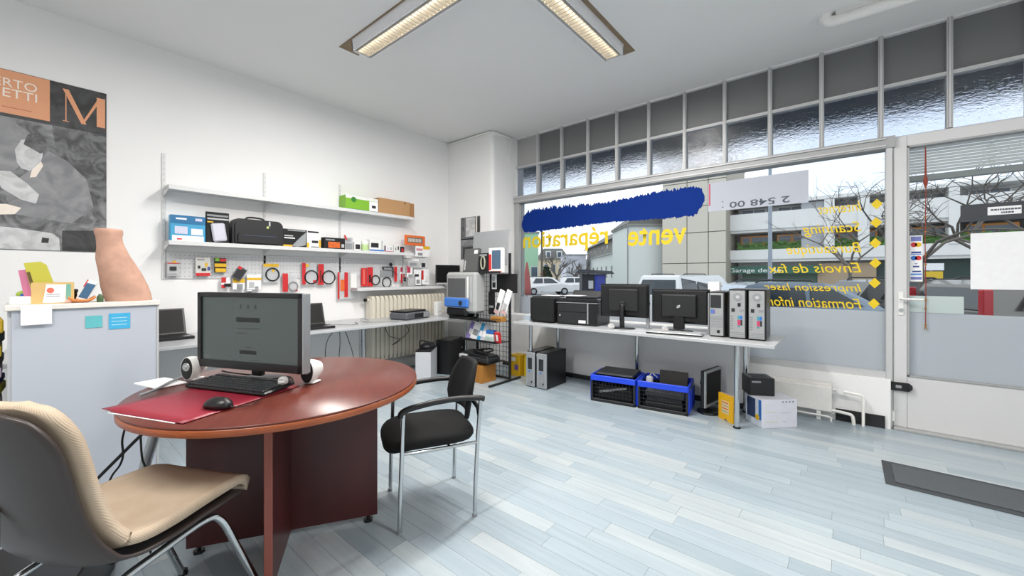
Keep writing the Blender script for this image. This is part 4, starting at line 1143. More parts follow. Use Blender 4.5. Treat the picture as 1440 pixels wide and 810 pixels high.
pack('red_cable_pack', 'wide red pack with black cable ring, next along', 447, 469, 371.5, 400.5, CLRBAG, ((0, .36, 0, 1, RED), (.10, .22, .1, .7, mat('dark_red_print', '#7c2320', .5))), ring=(.66, .36, .072, BLACK))
pack('long_red_pack', 'longest red and orange pack with white plug', 474.5, 505, 383, 420, CLRBAG, ((0, .08, 0, 1, RED), (.12, .30, .3, .72, ORANGE), (.30, .46, .06, 1, RED), (.56, .84, .35, .95, WHITE, .014)))
pack('red_twin_pack', 'pair of glossy red cards standing on radiator shelf', 508, 516, 377, 402.5, RED, ((.25, .6, .1, .95, mat('pink_red_print', '#dd6a60', .4)),), hook=False)
pack('red_twin_pack', 'glossy red card pack with black coil beside it', 516.5, 534, 376, 402.5, CLRBAG, ((0, .42, 0, 1, RED), (.1, .25, .2, .6, BLACKM)), ring=(.62, .32, .056, BLACK))
pack('black_cable_pack', 'grey pack with fat black cable on radiator shelf', 535, 551, 378, 402.5, CLRBAG, ((0, 1, .50, .92, GREY),), ring=(.5, .22, .062, BLACK))
pack('striped_red_pack', 'narrow red pack hanging before the wire display', 554, 561, 375, 396, CLRBAG, ((0, .55, 0, 1, RED),))
pack('grey_bag_pack', 'dark grey folded bag hanging above the fat cable', 538, 553, 375, 389, DARK, ((.1, .9, .6, .9, GREY),))
pack('clear_plug_pack', 'clear pack with red tag low beside wire display', 563, 571, 385, 398, CLRBAG, ((0, .4, 0, 1, RED), (.5, .9, .2, .6, DARK, .008)))
pack('clear_wire_pack', 'clear pack with grey wire at the display top', 574, 590, 363, 376, CLRBAG, ((.1, .7, .2, .5, GREY, .006), (.3, .9, .7, .9, PAPER)), hook=False, x=XL+.13)
pack('clear_wire_pack', 'clear pack with dark clip by the display edge', 590, 602, 363, 377, CLRBAG, ((.2, .6, .1, .5, DARK, .006),), hook=False, x=XL+.135)
pack('small_red_pack', 'small red and white pack inside wire display', 562, 569, 376, 394, PAPER, ((.1, .6, .65, 1, mat('magenta_red', '#b83350', .5)), (.4, .9, .1, .5, RED)))
g = G(Matrix.Translation(tuple(on_x(549.5, 372, HX+.03))) @ Matrix.Rotation(R(30), 4, 'X')); g.box(-.012, .012, -.018, .018, -.02, .02, .004)
g.tube([(0, 0, -.02), (0, -.01, -.10), (0, .02, -.17)], .004, 6)
tag(obj('power_plug', g, BLACKM), 'black plug hanging from the pegboard end', 'plug')

# wire display stand on the radiator shelf
t = thing('wire_display', 'grey wire display stand filled with small packs', 'display stand', (XL+.10, 3.36, 1.1055))
for yv in (-.15, .17):
    obj('upright', G().tube([(0, yv, 0), (0, yv, .44)], .006, 6), GREY, t)
for z in (.10, .24, .38, .43):
    obj('cross_wire', G().tube([(0, -.15, z), (0, .17, z)], .003, 5), GREY, t)
obj('base_wire', G().tube([(-.06, -.15, .004), (.06, -.15, .004), (.06, .17, .004), (-.06, .17, .004)], .004, 5, closed=True), GREY, t)
dx = XL+.12
for args in (('hanging_pack', 'red capped pack at the top of wire display', 572, 580, 374, 390, PAPER, ((0, .6, .4, 1, MATS['magenta_red']),)),
             ('hanging_pack', 'grey cable pack low in the wire display', 574, 584, 386, 402, CLRBAG, ((.2, .9, .2, .6, LGREY),)),
             ('hanging_pack', 'white pack with dark clip in wire display', 582, 593, 379, 401, PAPER, ((.1, .6, .55, .7, DARK), (.3, .7, .1, .35, GREY))),
             ('hanging_pack', 'white pack with red dots at the display edge', 592, 603, 378, 400, PAPER, ((.05, .3, .3, .9, RED), (.45, .95, .2, .6, WHITE, .012))),
             ('hanging_pack', 'white and yellow card clipped on the display top', 583, 604, 346, 361, PAPER, ((.55, 1, .7, 1, YELLOW), (.1, .5, .55, .75, mat('rose_print', '#cf8f98', .5)), (.2, .5, .1, .35, GREY)))):
    pack(*args[:6], args[6], args[7], hook=False, x=dx, dep=.008)
a, b = on_x(568, 341, dx), on_x(597, 328, dx)
t = thing('price_sign', 'orange sign with grey word panel on wire display', 'sign', (dx+.01, (a.y+b.y)/2, 1.545))
hh = .135; w = (b.y-a.y)/2
obj('board', G().box(-.003, .003, -w, w, .12, .12+hh, .003), ORANGE, t)
obj('word_panel', G().box(.003, .004, -w*.72, w*.75, .155, .225), mat('sign_grey', '#6b6763', .5), t)
g = G()
yv = -w*.64
while yv < w*.62:
    q = random.uniform(.012, .022); g.box(.004, .0048, yv, yv+q, .168, .212); yv += q+.008
obj('word_strokes', g, mat('sign_pale_letters', '#cfc9c4', .5), t)['kind'] = 'stuff'
obj('support', G().box(-.006, -.003, -.01, .01, 0, .14), GREY, t)

# ================================================================= worktop along the shelf wall
TOPM = mat('pale_grey_worktop', '#b4b6b9', .3, var=.03)
t = thing('wall_worktop', 'long pale grey worktop along the shelf wall', 'worktop', (XL+.01, 0, 0))
obj('top', G().box(.0, .80, -.10, 3.95, .697, .725, .004), TOPM, t)
for x, yv in ((.74, .35), (.68, 2.30), (.62, 2.30), (.70, 3.78), (.12, 3.78)):
    g = G(); g.cyl((x, yv, 0), (x, yv, .697), .018, n=12); lg = obj('leg', g, CHROME, t)
    g = G(); g.cyl((x, yv, 0), (x, yv, .01), .024, n=12); obj('foot_disc', g, BLACK, lg)
obj('rear_rail', G().box(.02, .04, -.05, 3.9, .66, .697), GREY, t)
def laptop(label, loc, rz):
    t = thing('laptop', label, 'laptop', loc, rz, 'laptops on the wall worktop')
    obj('base', G().box(-.02, .24, -.17, .17, 0, .024, .004), BLACK, t)
    g = G()
    for i in range(6):
        for k in range(13): g.box(.035+i*.019, .051+i*.019, -.15+k*.023, -.13+k*.023, .024, .0255)
    obj('keys', g, DARK, t)['kind'] = 'stuff'
    T = rot('Y', -20, (0, 0, .024))
    obj('lid', G(T).box(-.010, 0, -.17, .17, .024, .255, .003), BLACK, t)
    obj('screen', G(T).box(0, .001, -.155, .155, .04, .242), SCREEN, t)
    obj('badge', G(T).box(.001, .0016, -.12, -.11, .029, .036), LGREY, t)
    obj('palm_sticker', G().box(.18, .205, .10, .15, .024, .0247), LGREY, t)
    return t
laptop('open black laptop beside the pale blue cupboard', (-4.44, .72, .7255), R(2))
laptop('open black laptop behind the big monitor', (-4.22, 1.83, .7255), R(-3))
for pts, lb in (([(-4.2, 2.02, .745), (-4.15, 2.1, .735), (-4.05, 2.2, .731), (-4.1, 2.3, .730), (-4.25, 2.35, .73)], 'white charger lead behind the second laptop'),
                ([(-4.3, 2.55, .731), (-4.28, 2.45, .76), (-4.2, 2.42, .735), (-4.05, 2.55, .731), (-4.0, 2.75, .731)], 'grey lead lying before the flat printer')):
    cable(lb, pts, .004, GREY)
# cables hanging below the worktop
for k, (pts, lb) in enumerate(((((-4.05, 2.02, .695), (-4.06, 1.95, .60), (-4.07, 1.93, .45), (-4.05, 1.95, .30)), 'thin dark lead hanging under the worktop, first'),
                  (((-4.05, 2.07, .695), (-4.06, 2.08, .55), (-4.04, 2.06, .40), (-4.06, 2.10, .28)), 'dark lead with a plug hanging under the worktop'),
                  (((-4.05, 2.12, .695), (-4.06, 2.17, .58), (-4.06, 2.22, .42), (-4.05, 2.23, .30)), 'thin dark lead hanging under the worktop, last'),
                  (((-4.40, 2.82, .66), (-4.42, 2.9, .50), (-4.40, 3.05, .44), (-4.42, 2.95, .38), (-4.43, 3.2, .52), (-4.42, 3.1, .66)), 'tangled lead hanging before the radiator'))):
    cable(lb, pts, .004, DARK)
g = G(); g.box(-4.075, -4.045, 2.045, 2.075, .27, .33, .004); tag(obj('plug_adapter', g, DARK), 'small dark plug on a hanging lead', 'plug')
# flat printer
t = thing('flat_printer', 'flat black and grey portable printer on the worktop', 'printer', (-4.14, 3.02, .7255), R(14))
obj('body', G().box(-.15, .13, -.22, .22, .0, .085, .02), mat('dark_grey_plastic', '#55585c', .4), t)
obj('top_lid', G().box(-.16, .09, -.20, .20, .085, .105, .01), BLACK, t)
obj('paper_slot', G().box(.13, .133, -.08, .08, .02, .07), BLACKM, t)
obj('side_panel', G().box(.125, .134, .09, .21, .012, .078, .006), GREY, t)
obj('cable_stub', G().tube(smooth_path([(.05, .22, .05), (.06, .27, .05), (.04, .33, .03), (.0, .36, .02)]), .006, 6), BLACKM, t)
t = thing('router_box', 'white upright router box behind the flat printer', 'router', (-4.16, 3.47, .7255), R(10))
obj('body', G().box(-.03, .03, -.055, .055, .0, .185, .006), WHITE, t)
obj('foot', G().box(-.045, .045, -.03, .03, 0, .008), LGREY, t)
obj('indicator_slot', G().box(.03, .0312, -.03, .03, .05, .056), GREY, t)
t = thing('white_carton', 'white carton standing at the end of the worktop', 'box', (-4.05, 3.72, .7255), R(6))
obj('carton', G().box(-.08, .08, -.09, .09, 0, .17, .003), PAPER, t)
obj('tape_strip', G().box(-.081, .081, -.012, .012, .1, .1712), OFFWHITE, t)
# small monitor on the radiator shelf
t = thing('small_monitor', 'small black flat monitor at the end of radiator shelf', 'monitor', (-4.42, 3.87, 1.106), R(-14))
obj('frame', G().box(-.02, .012, -.19, .19, .03, .30, .006), BLACK, t)
obj('screen', G().box(.012, .013, -.175, .175, .05, .285), SCREEN, t)
obj('lower_edge', G().box(.012, .016, -.19, .19, .024, .045, .002), LGREY, t)
obj('stand', G().box(-.03, .01, -.06, .06, 0, .04, .004), GREY, t)

# old column radiator
RADM = mat('cream_radiator_enamel', '#dcd6c8', .45, var=.04)
t = thing('column_radiator', 'old cream column radiator below the radiator shelf', 'radiator', (XL+.10, 2.70, 0))
NS = 19
sec_me = None
for k in range(NS):
    if sec_me is None:
        g = G()
        pts = rrect(.075, .19, 1.0, .04, 4)
        g.prism([(p, q) for p, q in pts], .012, .050, 'y')
        g.prism([(p*.72, .23+(q-.19)*.90) for p, q in pts], .004, .058, 'y')
        sec_me = g.mesh('section', RADM)
    o = obj('section', sec_me, None, t); o.location = (0, k*.062, 0)
for z in (.24, .95):
    obj('header_pipe', G().cyl((0, -.02, z), (0, NS*.062+.03, z), .022), RADM, t)
obj('valve', G().cyl((0, -.05, .95), (0, -.02, .95), .022, .016), BLACKM, t)
for yv in (.2, 1.0): obj('foot', G().box(-.05, .05, yv-.01, yv+.01, 0, .2), RADM, t)

# computers below the worktop
t = thing('white_computer_case', 'white sided computer case under the wall worktop', 'computer', (-3.93, 3.10, 0), R(40))
obj('case', G().box(-.09, .09, -.20, .20, .0, .36, .004), mat('pale_grey_case', '#c3c6cc', .45), t)
obj('front', G().box(-.09, .09, .20, .215, .0, .36, .006), DARK, t)
obj('top_cover', G().box(-.092, .092, -.20, .22, .36, .375, .004), BLACKM, t)
t = thing('black_computer_case', 'black computer case behind the white sided one', 'computer', (-4.02, 3.56, 0), R(20))
obj('case', G().box(-.10, .10, -.20, .20, .0, .43, .006), BLACK, t)
obj('front', G().box(.10, .112, -.19, .19, .02, .41, .006), BLACKM, t)
obj('power_button', G().cyl((.112, .12, .30), (.115, .12, .30), .012), SILVER, t)
t = thing('shoulder_bag', 'crumpled black bag lying on the white sided case', 'bag', (-3.93, 3.12, .376), R(30))
g = G(); vs = []; rn = random.Random(5)
for i in range(7):
    for k in range(14):
        a = 2*math.pi*k/14; q = (1, 1.02, .95, .85, .65, .4, .05)[i]
        vs.append((.085*q*math.cos(a)*rn.uniform(.9, 1.1), .115*q*math.sin(a)*rn.uniform(.9, 1.1), (0, .015, .03, .045, .055, .062, .066)[i]))
g.add(vs, [(i*14+k, i*14+(k+1) % 14, (i+1)*14+(k+1) % 14, (i+1)*14+k) for i in range(6) for k in range(14)], True); g.add(vs[:14], [tuple(reversed(range(14)))])
obj('pouch', g, BAG, t)
obj('strap', G().tube(smooth_path([(-.07, -.08, .02), (-.10, .0, .08), (-.05, .08, .06), (.04, .10, .04)]), .008, 6), BAG, t)

# picture on the corner pier
t = thing('wall_picture', 'narrow black and white print on the corner pier', 'picture', (-4.185, 4.087, 1.49))
obj('sheet', G().box(-.198, .198, -.003, .0, 0, .61), mat('photo_grey', '#6a6c70', .4, var=.3, scale=9), t)
for x0, x1, z0, z1, mm in ((-.19, -.13, .30, .60, PDG), (-.09, .10, .33, .60, PLG), (.12, .14, .36, .61, CREAM), (.145, .19, .36, .60, PBLK), (-.19, .19, .20, .30, PMG), (-.15, .15, .01, .18, PBLK), (-.19, .19, .285, .30, PLG)):
    obj('photo_area', G().box(x0, x1, -.0042, -.003, z0, z1), mm, t)

# ================================================================= black wire display rack in the corner
RK = mat('black_rack_steel', '#17181a', .45)
t = thing('display_rack', 'black wire grid display rack in the window corner', 'rack', (-3.35, 3.66, 0))
for x in (-.27, .27):
    obj('post', G().box(x-.013, x+.013, -.013, .013, .02, 1.52 if x > 0 else 1.34, .002), RK, t)
    obj('foot_bar', G().box(x-.015, x+.015, -.36, .20, 0, .022, .003), RK, t)
obj('bottom_rail', G().box(-.257, .257, -.012, .012, .022, .045), RK, t)
for k in range(9):
    x = -.216+k*.054; obj('grid_wire', G().box(x-.002, x+.002, -.002, .002, .045, 1.28), mat('grid_grey', '#4a4c4e', .4, .4), t)
for k in range(20):
    z = .10+k*.06; obj('grid_wire', G().box(-.257, .257, .002, .006, z-.002, z+.002), MATS['grid_grey'], t)
for z, y0, y1, x0, x1 in ((1.285, -.20, 0, -.36, .30), (.475, -.24, 0, -.34, .27), (.24, -.26, 0, -.33, .20), (.72, -.24, 0, -.34, .27)):
    sh = obj('shelf', G().box(x0, x1, y0, y1, z-.006, z, .002), RK, t)
    obj('shelf_lip', G().box(x0, x1, y0-.004, y0, z-.006, z+.02), RK, sh)
obj('back_board', G().box(-.02, .40, -.035, -.015, 1.05, 1.275, .002), BLACKM, t)
def upright_box(name, label, cat, x0, x1, y0, y1, z0, z1, m, prints=(), rx=0, group='goods on the black rack'):
    """box facing the room (-Y); prints are fractions of the front"""
    t = thing(name, label, cat, ((x0+x1)/2, (y0+y1)/2, z0), 0, group)
    w, d, h = (x1-x0)/2, (y1-y0)/2, z1-z0
    T = rot('X', rx, (0, d, 0)) if rx else Matrix()
    obj('box_body', G(T).box(-w, w, -d, d, 0, h, .002), m, t)
    for k, (a, b, c, e, mm) in enumerate(prints): obj('print_panel', G(T).box(-w+2*w*a, -w+2*w*b, -d-.0015-.0005*k, -d, h*c, h*e), mm, t)
    return t
t = thing('grey_board', 'plain grey board standing behind the rack top', 'board', (-3.54, 3.79, 1.286))
obj('panel', G(rot('X', -4)).box(-.31, .31, -.006, .006, .10, .545, .003), mat('mid_grey_board', '#a3a6aa', .5), t)
obj('leg', G(rot('X', -4)).box(-.20, .20, -.004, .004, 0, .10), GREY, t)
upright_box('drive_box', 'dark grey slim box with white mark on the rack top', 'box', -3.69, -3.44, 3.47, 3.51, 1.286, 1.585, mat('slate_box', '#5a5c5b', .5), ((.68, .92, .78, .93, PAPER), (.08, .16, .1, .5, LGREY)), rx=-8)
t = upright_box('headset_pack', 'black pack with oval headset window on the rack top', 'package', -3.40, -3.25, 3.46, 3.50, 1.286, 1.52, BLACKM, ((.1, .9, .85, .95, GREY),))
g = G(); g.tube([(.0+.032*math.cos(2*math.pi*k/18), -.026, .12+.075*math.sin(2*math.pi*k/18)) for k in range(18)], .009, 6, closed=True); obj('headset_band', g, mat('khaki_grey', '#a9a893', .5), t)
upright_box('tablet_box', 'white and red box with blue tablet picture on rack top', 'box', -3.235, -3.03, 3.46, 3.51, 1.286, 1.575, WHITE, ((.0, .2, .1, .75, RED), (.25, .9, .16, .9, mat('tablet_blue_grey', '#4d647c', .4)), (.2, 1, 0, .08, mat('pale_red_print', '#d98f8c', .5))))
# clear-fronted printer package
t = thing('packaged_printer', 'grey packaged machine with blue drawer on the rack', 'printer', (-3.645, 3.47, .721))
obj('shell', G().box(-.265, .265, -.09, .10, .08, .575, .03), mat('smoky_clear_shell', '#a9abab', .3), t)
obj('dark_window', G().box(-.215, .10, -.096, -.09, .27, .50, .01), mat('window_grey', '#55585a', .3), t)
obj('side_rib', G().box(.13, .155, -.10, -.09, .26, .52, .005), WHITE, t)
obj('side_rib', G().box(.19, .205, -.10, -.09, .20, .52, .005), LGREY, t)
obj('blue_drawer', G().box(-.262, .17, -.125, -.09, .145, .26, .02), mat('cornflower_plastic', '#3f78cc', .4), t)
obj('drawer_latch', G().cyl((.05, -.127, .20), (.05, -.132, .20), .03), DARK, t)
obj('black_base', G().box(-.245, .13, -.11, .08, .03, .145, .03), BLACK, t)
obj('foot', G().box(-.20, .16, -.09, .06, 0, .03, .004), BLACKM, t)
t = upright_box('lens_card', 'small white card with dark lens picture on the black panel', 'card', -3.33, -3.25, 3.612, 3.620, 1.09, 1.27, PAPER, ((.2, .8, .1, .45, DARK), (.15, .7, .55, .85, LGREY)))
for k, (x, lb) in enumerate(((-3.24, 'white pack with black plug hanging on the rack'), (-3.13, 'slim white pack hanging nearest the rack post'))):
    t = thing('stylus_pack', lb, 'package', (x, 3.60, .80), 0, 'goods on the black rack')
    T = rot('Y', 20)
    obj('backing', G(T).box(-.04, .04, -.006, .006, 0, .30, .002), PAPER, t)
    obj('dark_item', G(T).box(-.022, .024, -.02, -.006, .05, .14, .008), DARK if k == 0 else LGREY, t)
    obj('pink_foot', G(T).box(-.04, .04, -.0075, -.006, 0, .04), mat('pale_pink_print', '#d9b6b6', .5), t)
upright_box('black_sleeve', 'black sleeve hanging on the grid beside white packs', 'sleeve', -3.40, -3.30, 3.63, 3.645, .78, 1.05, BLACKM, ((.15, .85, .3, .4, GREY),))
upright_box('amber_carton', 'amber cardboard carton behind the white packs', 'box', -3.22, -3.04, 3.47, 3.55, .721, .775, mat('amber_card', '#b07a35', .7), ((.1, .9, .3, .6, mat('amber_dark_print', '#7c5422', .7)),))
# brochures and small goods on the lower rack shelf
for k, (x0, x1, m_, lb) in enumerate(((-3.66, -3.54, mat('violet_cover', '#8f7fc0', .5), 'violet brochure leaning on the lower rack shelf'), (-3.58, -3.44, PAPER, 'white brochure with grey picture on lower rack shelf'), (-3.45, -3.37, mat('azure_cover', '#3a9bd0', .5), 'azure brochure on the lower rack shelf'), (-3.38, -3.30, mat('pale_grey_cover', '#c6c9cf', .5), 'pale grey brochure, last on the lower rack shelf'))):
    t = thing('brochure', lb, 'brochure', ((x0+x1)/2, 3.50-.012*k, .476), 0, 'brochures on the rack')
    T = rot('Y', 14) @ rot('X', -14)
    obj('cover', G(T).box(-(x1-x0)/2, (x1-x0)/2, -.004, .004, 0, .21), m_, t)
    obj('cover_print', G(T).box(-(x1-x0)/2*.7, (x1-x0)/2*.5, -.0052, -.004, .05, .12), GREY if k == 1 else PAPER, t)
t = thing('ink_bottle', 'white and blue bottle pack on the lower rack shelf', 'bottle', (-3.235, 3.50, .476), 0, 'goods on the black rack')
obj('body', G().box(-.06, .06, -.035, .035, 0, .09, .01), WHITE, t)
obj('blue_top', G().box(-.058, .058, -.034, .034, .09, .135, .008), BLUE, t)
obj('label_band', G().box(-.06, .06, -.0365, -.035, .02, .06), mat('mint_print', '#b8d3cc', .5), t)
upright_box('red_blister', 'red and white rounded pack beside the bottle pack', 'package', -3.15, -3.075, 3.48, 3.51, .476, .60, RED, ((.3, .7, .2, .8, PAPER),), rx=10)
t = thing('scanner', 'flat black scanner piled with cables on the rack', 'scanner', (-3.42, 3.49, .241))
obj('body', G().box(-.22, .25, -.12, .10, .0, .055, .012), DARK, t)
obj('lid', G(rot('Y', 4)).box(-.20, .22, -.10, .10, .06, .085, .008), BLACK, t)
obj('grey_corner', G().box(-.23, -.10, -.125, -.02, .02, .065, .01), LGREY, t)
obj('cable_pile', G().tube(smooth_path([(-.1, .0, .10), (.0, .05, .11), (.1, -.02, .10), (.18, .04, .12), (.10, .08, .13), (-.02, -.04, .11), (.2, -.06, .10)]), .010, 6), BLACKM, t)
t = upright_box('brown_carton', 'open brown carton on the floor under the rack', 'box', -3.52, -3.25, 3.36, 3.60, .0, .20, mat('ochre_cardboard', '#a8712f', .8), ((.3, .36, .1, .9, mat('ochre_dark', '#7d521f', .8)),))
upright_box('yellow_carton', 'yellow and white carton with blue square behind the rack', 'box', -3.10, -2.86, 3.96, 4.14, .0, .255, mat('bright_yellow_carton', '#dcc21c', .5), ((.25, .75, .62, .92, mat('royal_blue_print', '#1f3c90', .5)), (.8, .96, .05, .95, PAPER), (.2, .75, .3, .34, GREY)))
upright_box('yellow_carton', 'small yellow and violet carton behind the rack post', 'box', -3.28, -3.13, 3.90, 4.05, .0, .26, YELLOW, ((.1, .6, .7, .9, PAPER), (.5, .9, .3, .55, mat('violet_box_print', '#7a5aa0', .5))))

# ================================================================= window desk
t = thing('window_desk', 'long pale grey desk on chrome legs along the shop window', 'desk', (-1.70, 4.02, 0))
obj('top', G().box(-1.28, 1.28, -.43, .27, .695, .724, .004), TOPM, t)
for x, yv in ((-1.07, -.42), (-1.07, .20), (-.06, .22), (-.045, -.0), (1.0, -.29), (.98, .20)):
    if (x, yv) == (-.045, -.0): continue
    yv = max(yv, -.36)
    g = G(); g.cyl((x, yv, 0), (x, yv, .695), .021, n=14); lg = obj('leg', g, CHROME, t)
    g = G(); g.cyl((x, yv, 0), (x, yv, .012), .028, n=14); obj('foot_disc', g, BLACK, lg)
obj('under_rail', G().box(-1.2, 1.2, -.02, .02, .665, .695), GREY, t)
ZD = .7245
# black box unit
t = thing('laser_printer', 'boxy black laser printer at the start of window desk', 'printer', (-2.655, 3.86, ZD), R(4))
obj('body', G().box(-.155, .145, -.17, .16, 0, .295, .025), BLACKM, t)
obj('front_panel', G().box(-.145, .135, -.176, -.17, .03, .28, .02), mat('black_front', '#101113', .5), t)
obj('white_paper', G().box(-.12, .12, .02, .15, .295, .30), PAPER, t)
# all in one printer
t = thing('office_printer', 'large black office printer with paper tray on window desk', 'printer', (-2.245, 3.94, ZD), R(6))
obj('body', G().box(-.235, .235, -.20, .18, 0, .235, .012), BLACK, t)
obj('upper_unit', G().box(-.235, .235, -.19, .18, .24, .285, .012), BLACK, t)
obj('front_door', G().box(-.215, .12, -.206, -.20, .02, .13, .006), mat('soft_black', '#202124', .5), t)
obj('front_drawer', G().box(-.215, .12, -.206, -.20, .14, .225, .006), MATS['soft_black'], t)
obj('trim_line', G().box(-.236, .236, -.203, .18, .234, .241), SILVER, t)
obj('front_label', G().box(.03, .11, -.2075, -.206, .025, .055), PAPER, t)
obj('round_badge', G().cyl((-.19, -.206, .10), (-.19, -.209, .10), .008), LGREY, t)
obj('paper_feeder', G(rot('X', -28, (0, .12, .285))).box(-.19, .19, .10, .125, .285, .36, .006), DARK, t)
obj('output_lid', G().box(-.15, .19, -.15, .06, .285, .305, .006), DARK, t)
obj('paper', G().box(-.20, .0, -.10, .08, .305, .308), PAPER, t)
obj('vertical_rib', G().box(.125, .14, -.206, -.20, .02, .235), SILVER, t)
# monitor seen from behind
def rear_monitor(label, loc, rz, w, z0, z1, logo, stand):
    t = thing('desk_monitor', label, 'monitor', loc, rz, 'monitors on the window desk')
    obj('frame', G().box(-w, w, .015, .04, z0, z1, .006), BLACK, t)
    obj('rear_shell', G().box(-w*.96, w*.96, -.012, .016, z0+.012, z1-.012, .012), BLACK, t)
    obj('rear_bulge', G().box(-w*.62, w*.62, -.036, -.010, z0+.06, z1-.05, .02), mat('dark_grey_shell', '#1a1b1d', .45), t)
    obj('screen', G().box(-w*.94, w*.94, .04, .041, z0+.02, z1-.02), SCREEN, t)
    if logo:
        g = G(); g.tube([(.012*math.sin(2*a)*1.2, -.0375, (z0+z1)/2+.01*math.cos(a)+.006*math.sin(2*a)) for a in [2*math.pi*k/24 for k in range(24)]], .0028, 5, closed=True); obj('logo_loop', g, LGREY, t)
    if stand:
        obj('stand_neck', G().tube(smooth_path([(0, -.045, .02), (0, -.055, .12), (0, -.045, .22), (.0, -.02, .26)]), .024, 10), BLACK, t)
        obj('hinge', G().tube([(0, -.03, .25+.0) , (0, -.055, .235)], .032, 12), DARK, t)
        g = G(); g.lathe([(.001, 0), (.12, 0), (.125, .004), (.11, .012), (.03, .02), (.001, .02)], 28, (0, -.02, 0), sx=1, sy=.72); obj('stand_base', g, BLACK, t)
    else:
        obj('stand_neck', G().box(-.05, .05, -.03, .015, .02, z0+.08, .006), BLACK, t)
        g = G(); g.lathe([(.001, 0), (.12, 0), (.125, .004), (.11, .012), (.001, .016)], 28, (0, 0, 0), sx=1, sy=.7); obj('stand_base', g, BLACK, t)
    return t
rear_monitor('black monitor with its stand, back turned to the room', (-1.735, 3.84, ZD), R(8), .245, .11, .445, False, True)
rear_monitor('black monitor with looped logo on its back, beside the towers', (-1.235, 3.98, ZD), R(4), .262, .07, .40, True, False)
t = thing('side_light_bar', 'thin silver bar upright at the edge of logo monitor', 'bar', (-.955, 3.93, ZD))
obj('bar', G().box(-.012, .012, -.02, .02, .012, .37, .003), SILVER, t)
obj('foot', G().box(-.03, .03, -.04, .04, 0, .012), GREY, t)
t = thing('silver_post', 'thin silver upright between the two window desk monitors', 'bar', (-1.52, 3.93, ZD))
obj('bar', G().box(-.015, .015, -.015, .015, .01, .36, .003), SILVER, t)
obj('dark_band', G().box(-.016, .016, -.016, .016, .24, .26), BLACK, t)
obj('foot', G().box(-.03, .03, -.03, .03, 0, .01), GREY, t)
t = thing('flat_keyboard', 'silver flat keyboard with papers before the logo monitor', 'keyboard', (-1.20, 3.74, ZD), R(7))
obj('case', G().box(-.235, .235, -.07, .07, 0, .018, .004), SILVER, t)
g = G()
for i in range(5):
    for k in range(22): g.box(-.22+k*.02, -.203+k*.02, -.055+i*.023, -.036+i*.023, .018, .022)
obj('keys', g, LGREY, t)['kind'] = 'stuff'
obj('orange_strip', G().box(-.20, .0, .05, .066, .018, .021), ORANGE, t)
obj('case_edge', G().box(-.235, .235, -.078, -.07, .0, .012), DARK, t)
crumple('plastic_wrapper', 'crumpled clear bag below the logo monitor', (-1.33, 3.865, ZD), .028, MATS['clear_wrapper'])
crumple('plastic_wrapper', 'small crumpled white bag by the monitor stand base', (-1.80, 3.70, ZD), .030, MATS['clear_wrapper'])
t = tag(obj('white_carton', G().box(-1.02, -.92, 4.13, 4.21, ZD, ZD+.47, .003), PAPER), 'tall white carton behind the first tower computer', 'box')
# three computers turned with their backs to the room
def tower(label, x, y, w, h, d, style):
    t = thing('tower_computer', label, 'computer', (x, y, ZD), R(3), 'towers on the window desk')
    obj('case', G().box(-w, w, 0, d, .006, h, .004), BLACK, t)
    fm = mat('rear_steel', '#b0b2b3', .35, .6)
    f = obj('rear_plate', G().box(-w+.006, w-.012, -.004, 0, .012, h-.012, .002), fm, t)
    def rp(x0, x1, z0, z1, m, dep=.0025): obj('rear_port', G().box(x0, x1, -.004-dep, -.004, z0, z1), m, f)
    if style == 0:
        rp(-w+.012, w-.03, .25, .36, DARK); rp(-w+.016, -w+.03, .20, .235, BLUE); rp(-w+.034, -w+.046, .20, .235, mat('port_violet', '#6a57a8', .5))
        for k in range(5): rp(-w+.012, w-.02, .085+k*.022, .095+k*.022, GREY)
        rp(.0, .022, .035, .06, BLACK); rp(-w+.01, w-.02, .16, .166, GREY)
    else:
        g = G(); g.cyl((-.0, -.004, h-.065), (-.0, -.007, h-.065), .034, n=20); obj('fan_grille', g, GREY, f)
        g = G(); g.cyl((-.0, -.007, h-.065), (-.0, -.009, h-.065), .014, n=14); obj('fan_hub', g, LGREY, f)
        rp(-.0, .022, h-.145, h-.115, BLACK); rp(-w+.02, -w+.045, h-.19, h-.16, DARK); rp(.01, w-.02, h-.185, h-.165, GREY)
        rp(.0, .016, .165, .195, mat('port_teal', '#3a8fa0', .5)); rp(.018, .034, .165, .195, BLUE)
        rp(.0, .02, .115, .16, mat('port_magenta', '#b8375e', .5)); rp(.022, .034, .115, .16, DARK); rp(.0, .016, .10, .112, MATS['port_teal'])
        for k in range(6): rp(-w+.012, -w+.034, .08+k*.02, .092+k*.02, GREY)
        for k in range(3): rp(-w+.012, w-.02, .022+k*.014, .028+k*.014, GREY)
    for s in (-1, 1): obj('rubber_foot', G().box(s*(w-.02)-.01, s*(w-.02)+.01, .02, d-.02, 0, .006), BLACKM, t)
    return t
tower('tower computer with ribbed steel back, beside the logo monitor', -.865, 3.80, .062, .39, .36, 0)
tower('black tower computer in the middle of the three', -.705, 3.79, .066, .415, .38, 1)
tower('black tower computer nearest the end of window desk', -.565, 3.79, .064, .415, .38, 1)
obj('side_panel', G().box(-.075, -.064, .02, .34, .02, .38, .003), BLACKM, bpy.data.objects['tower_computer.001'])
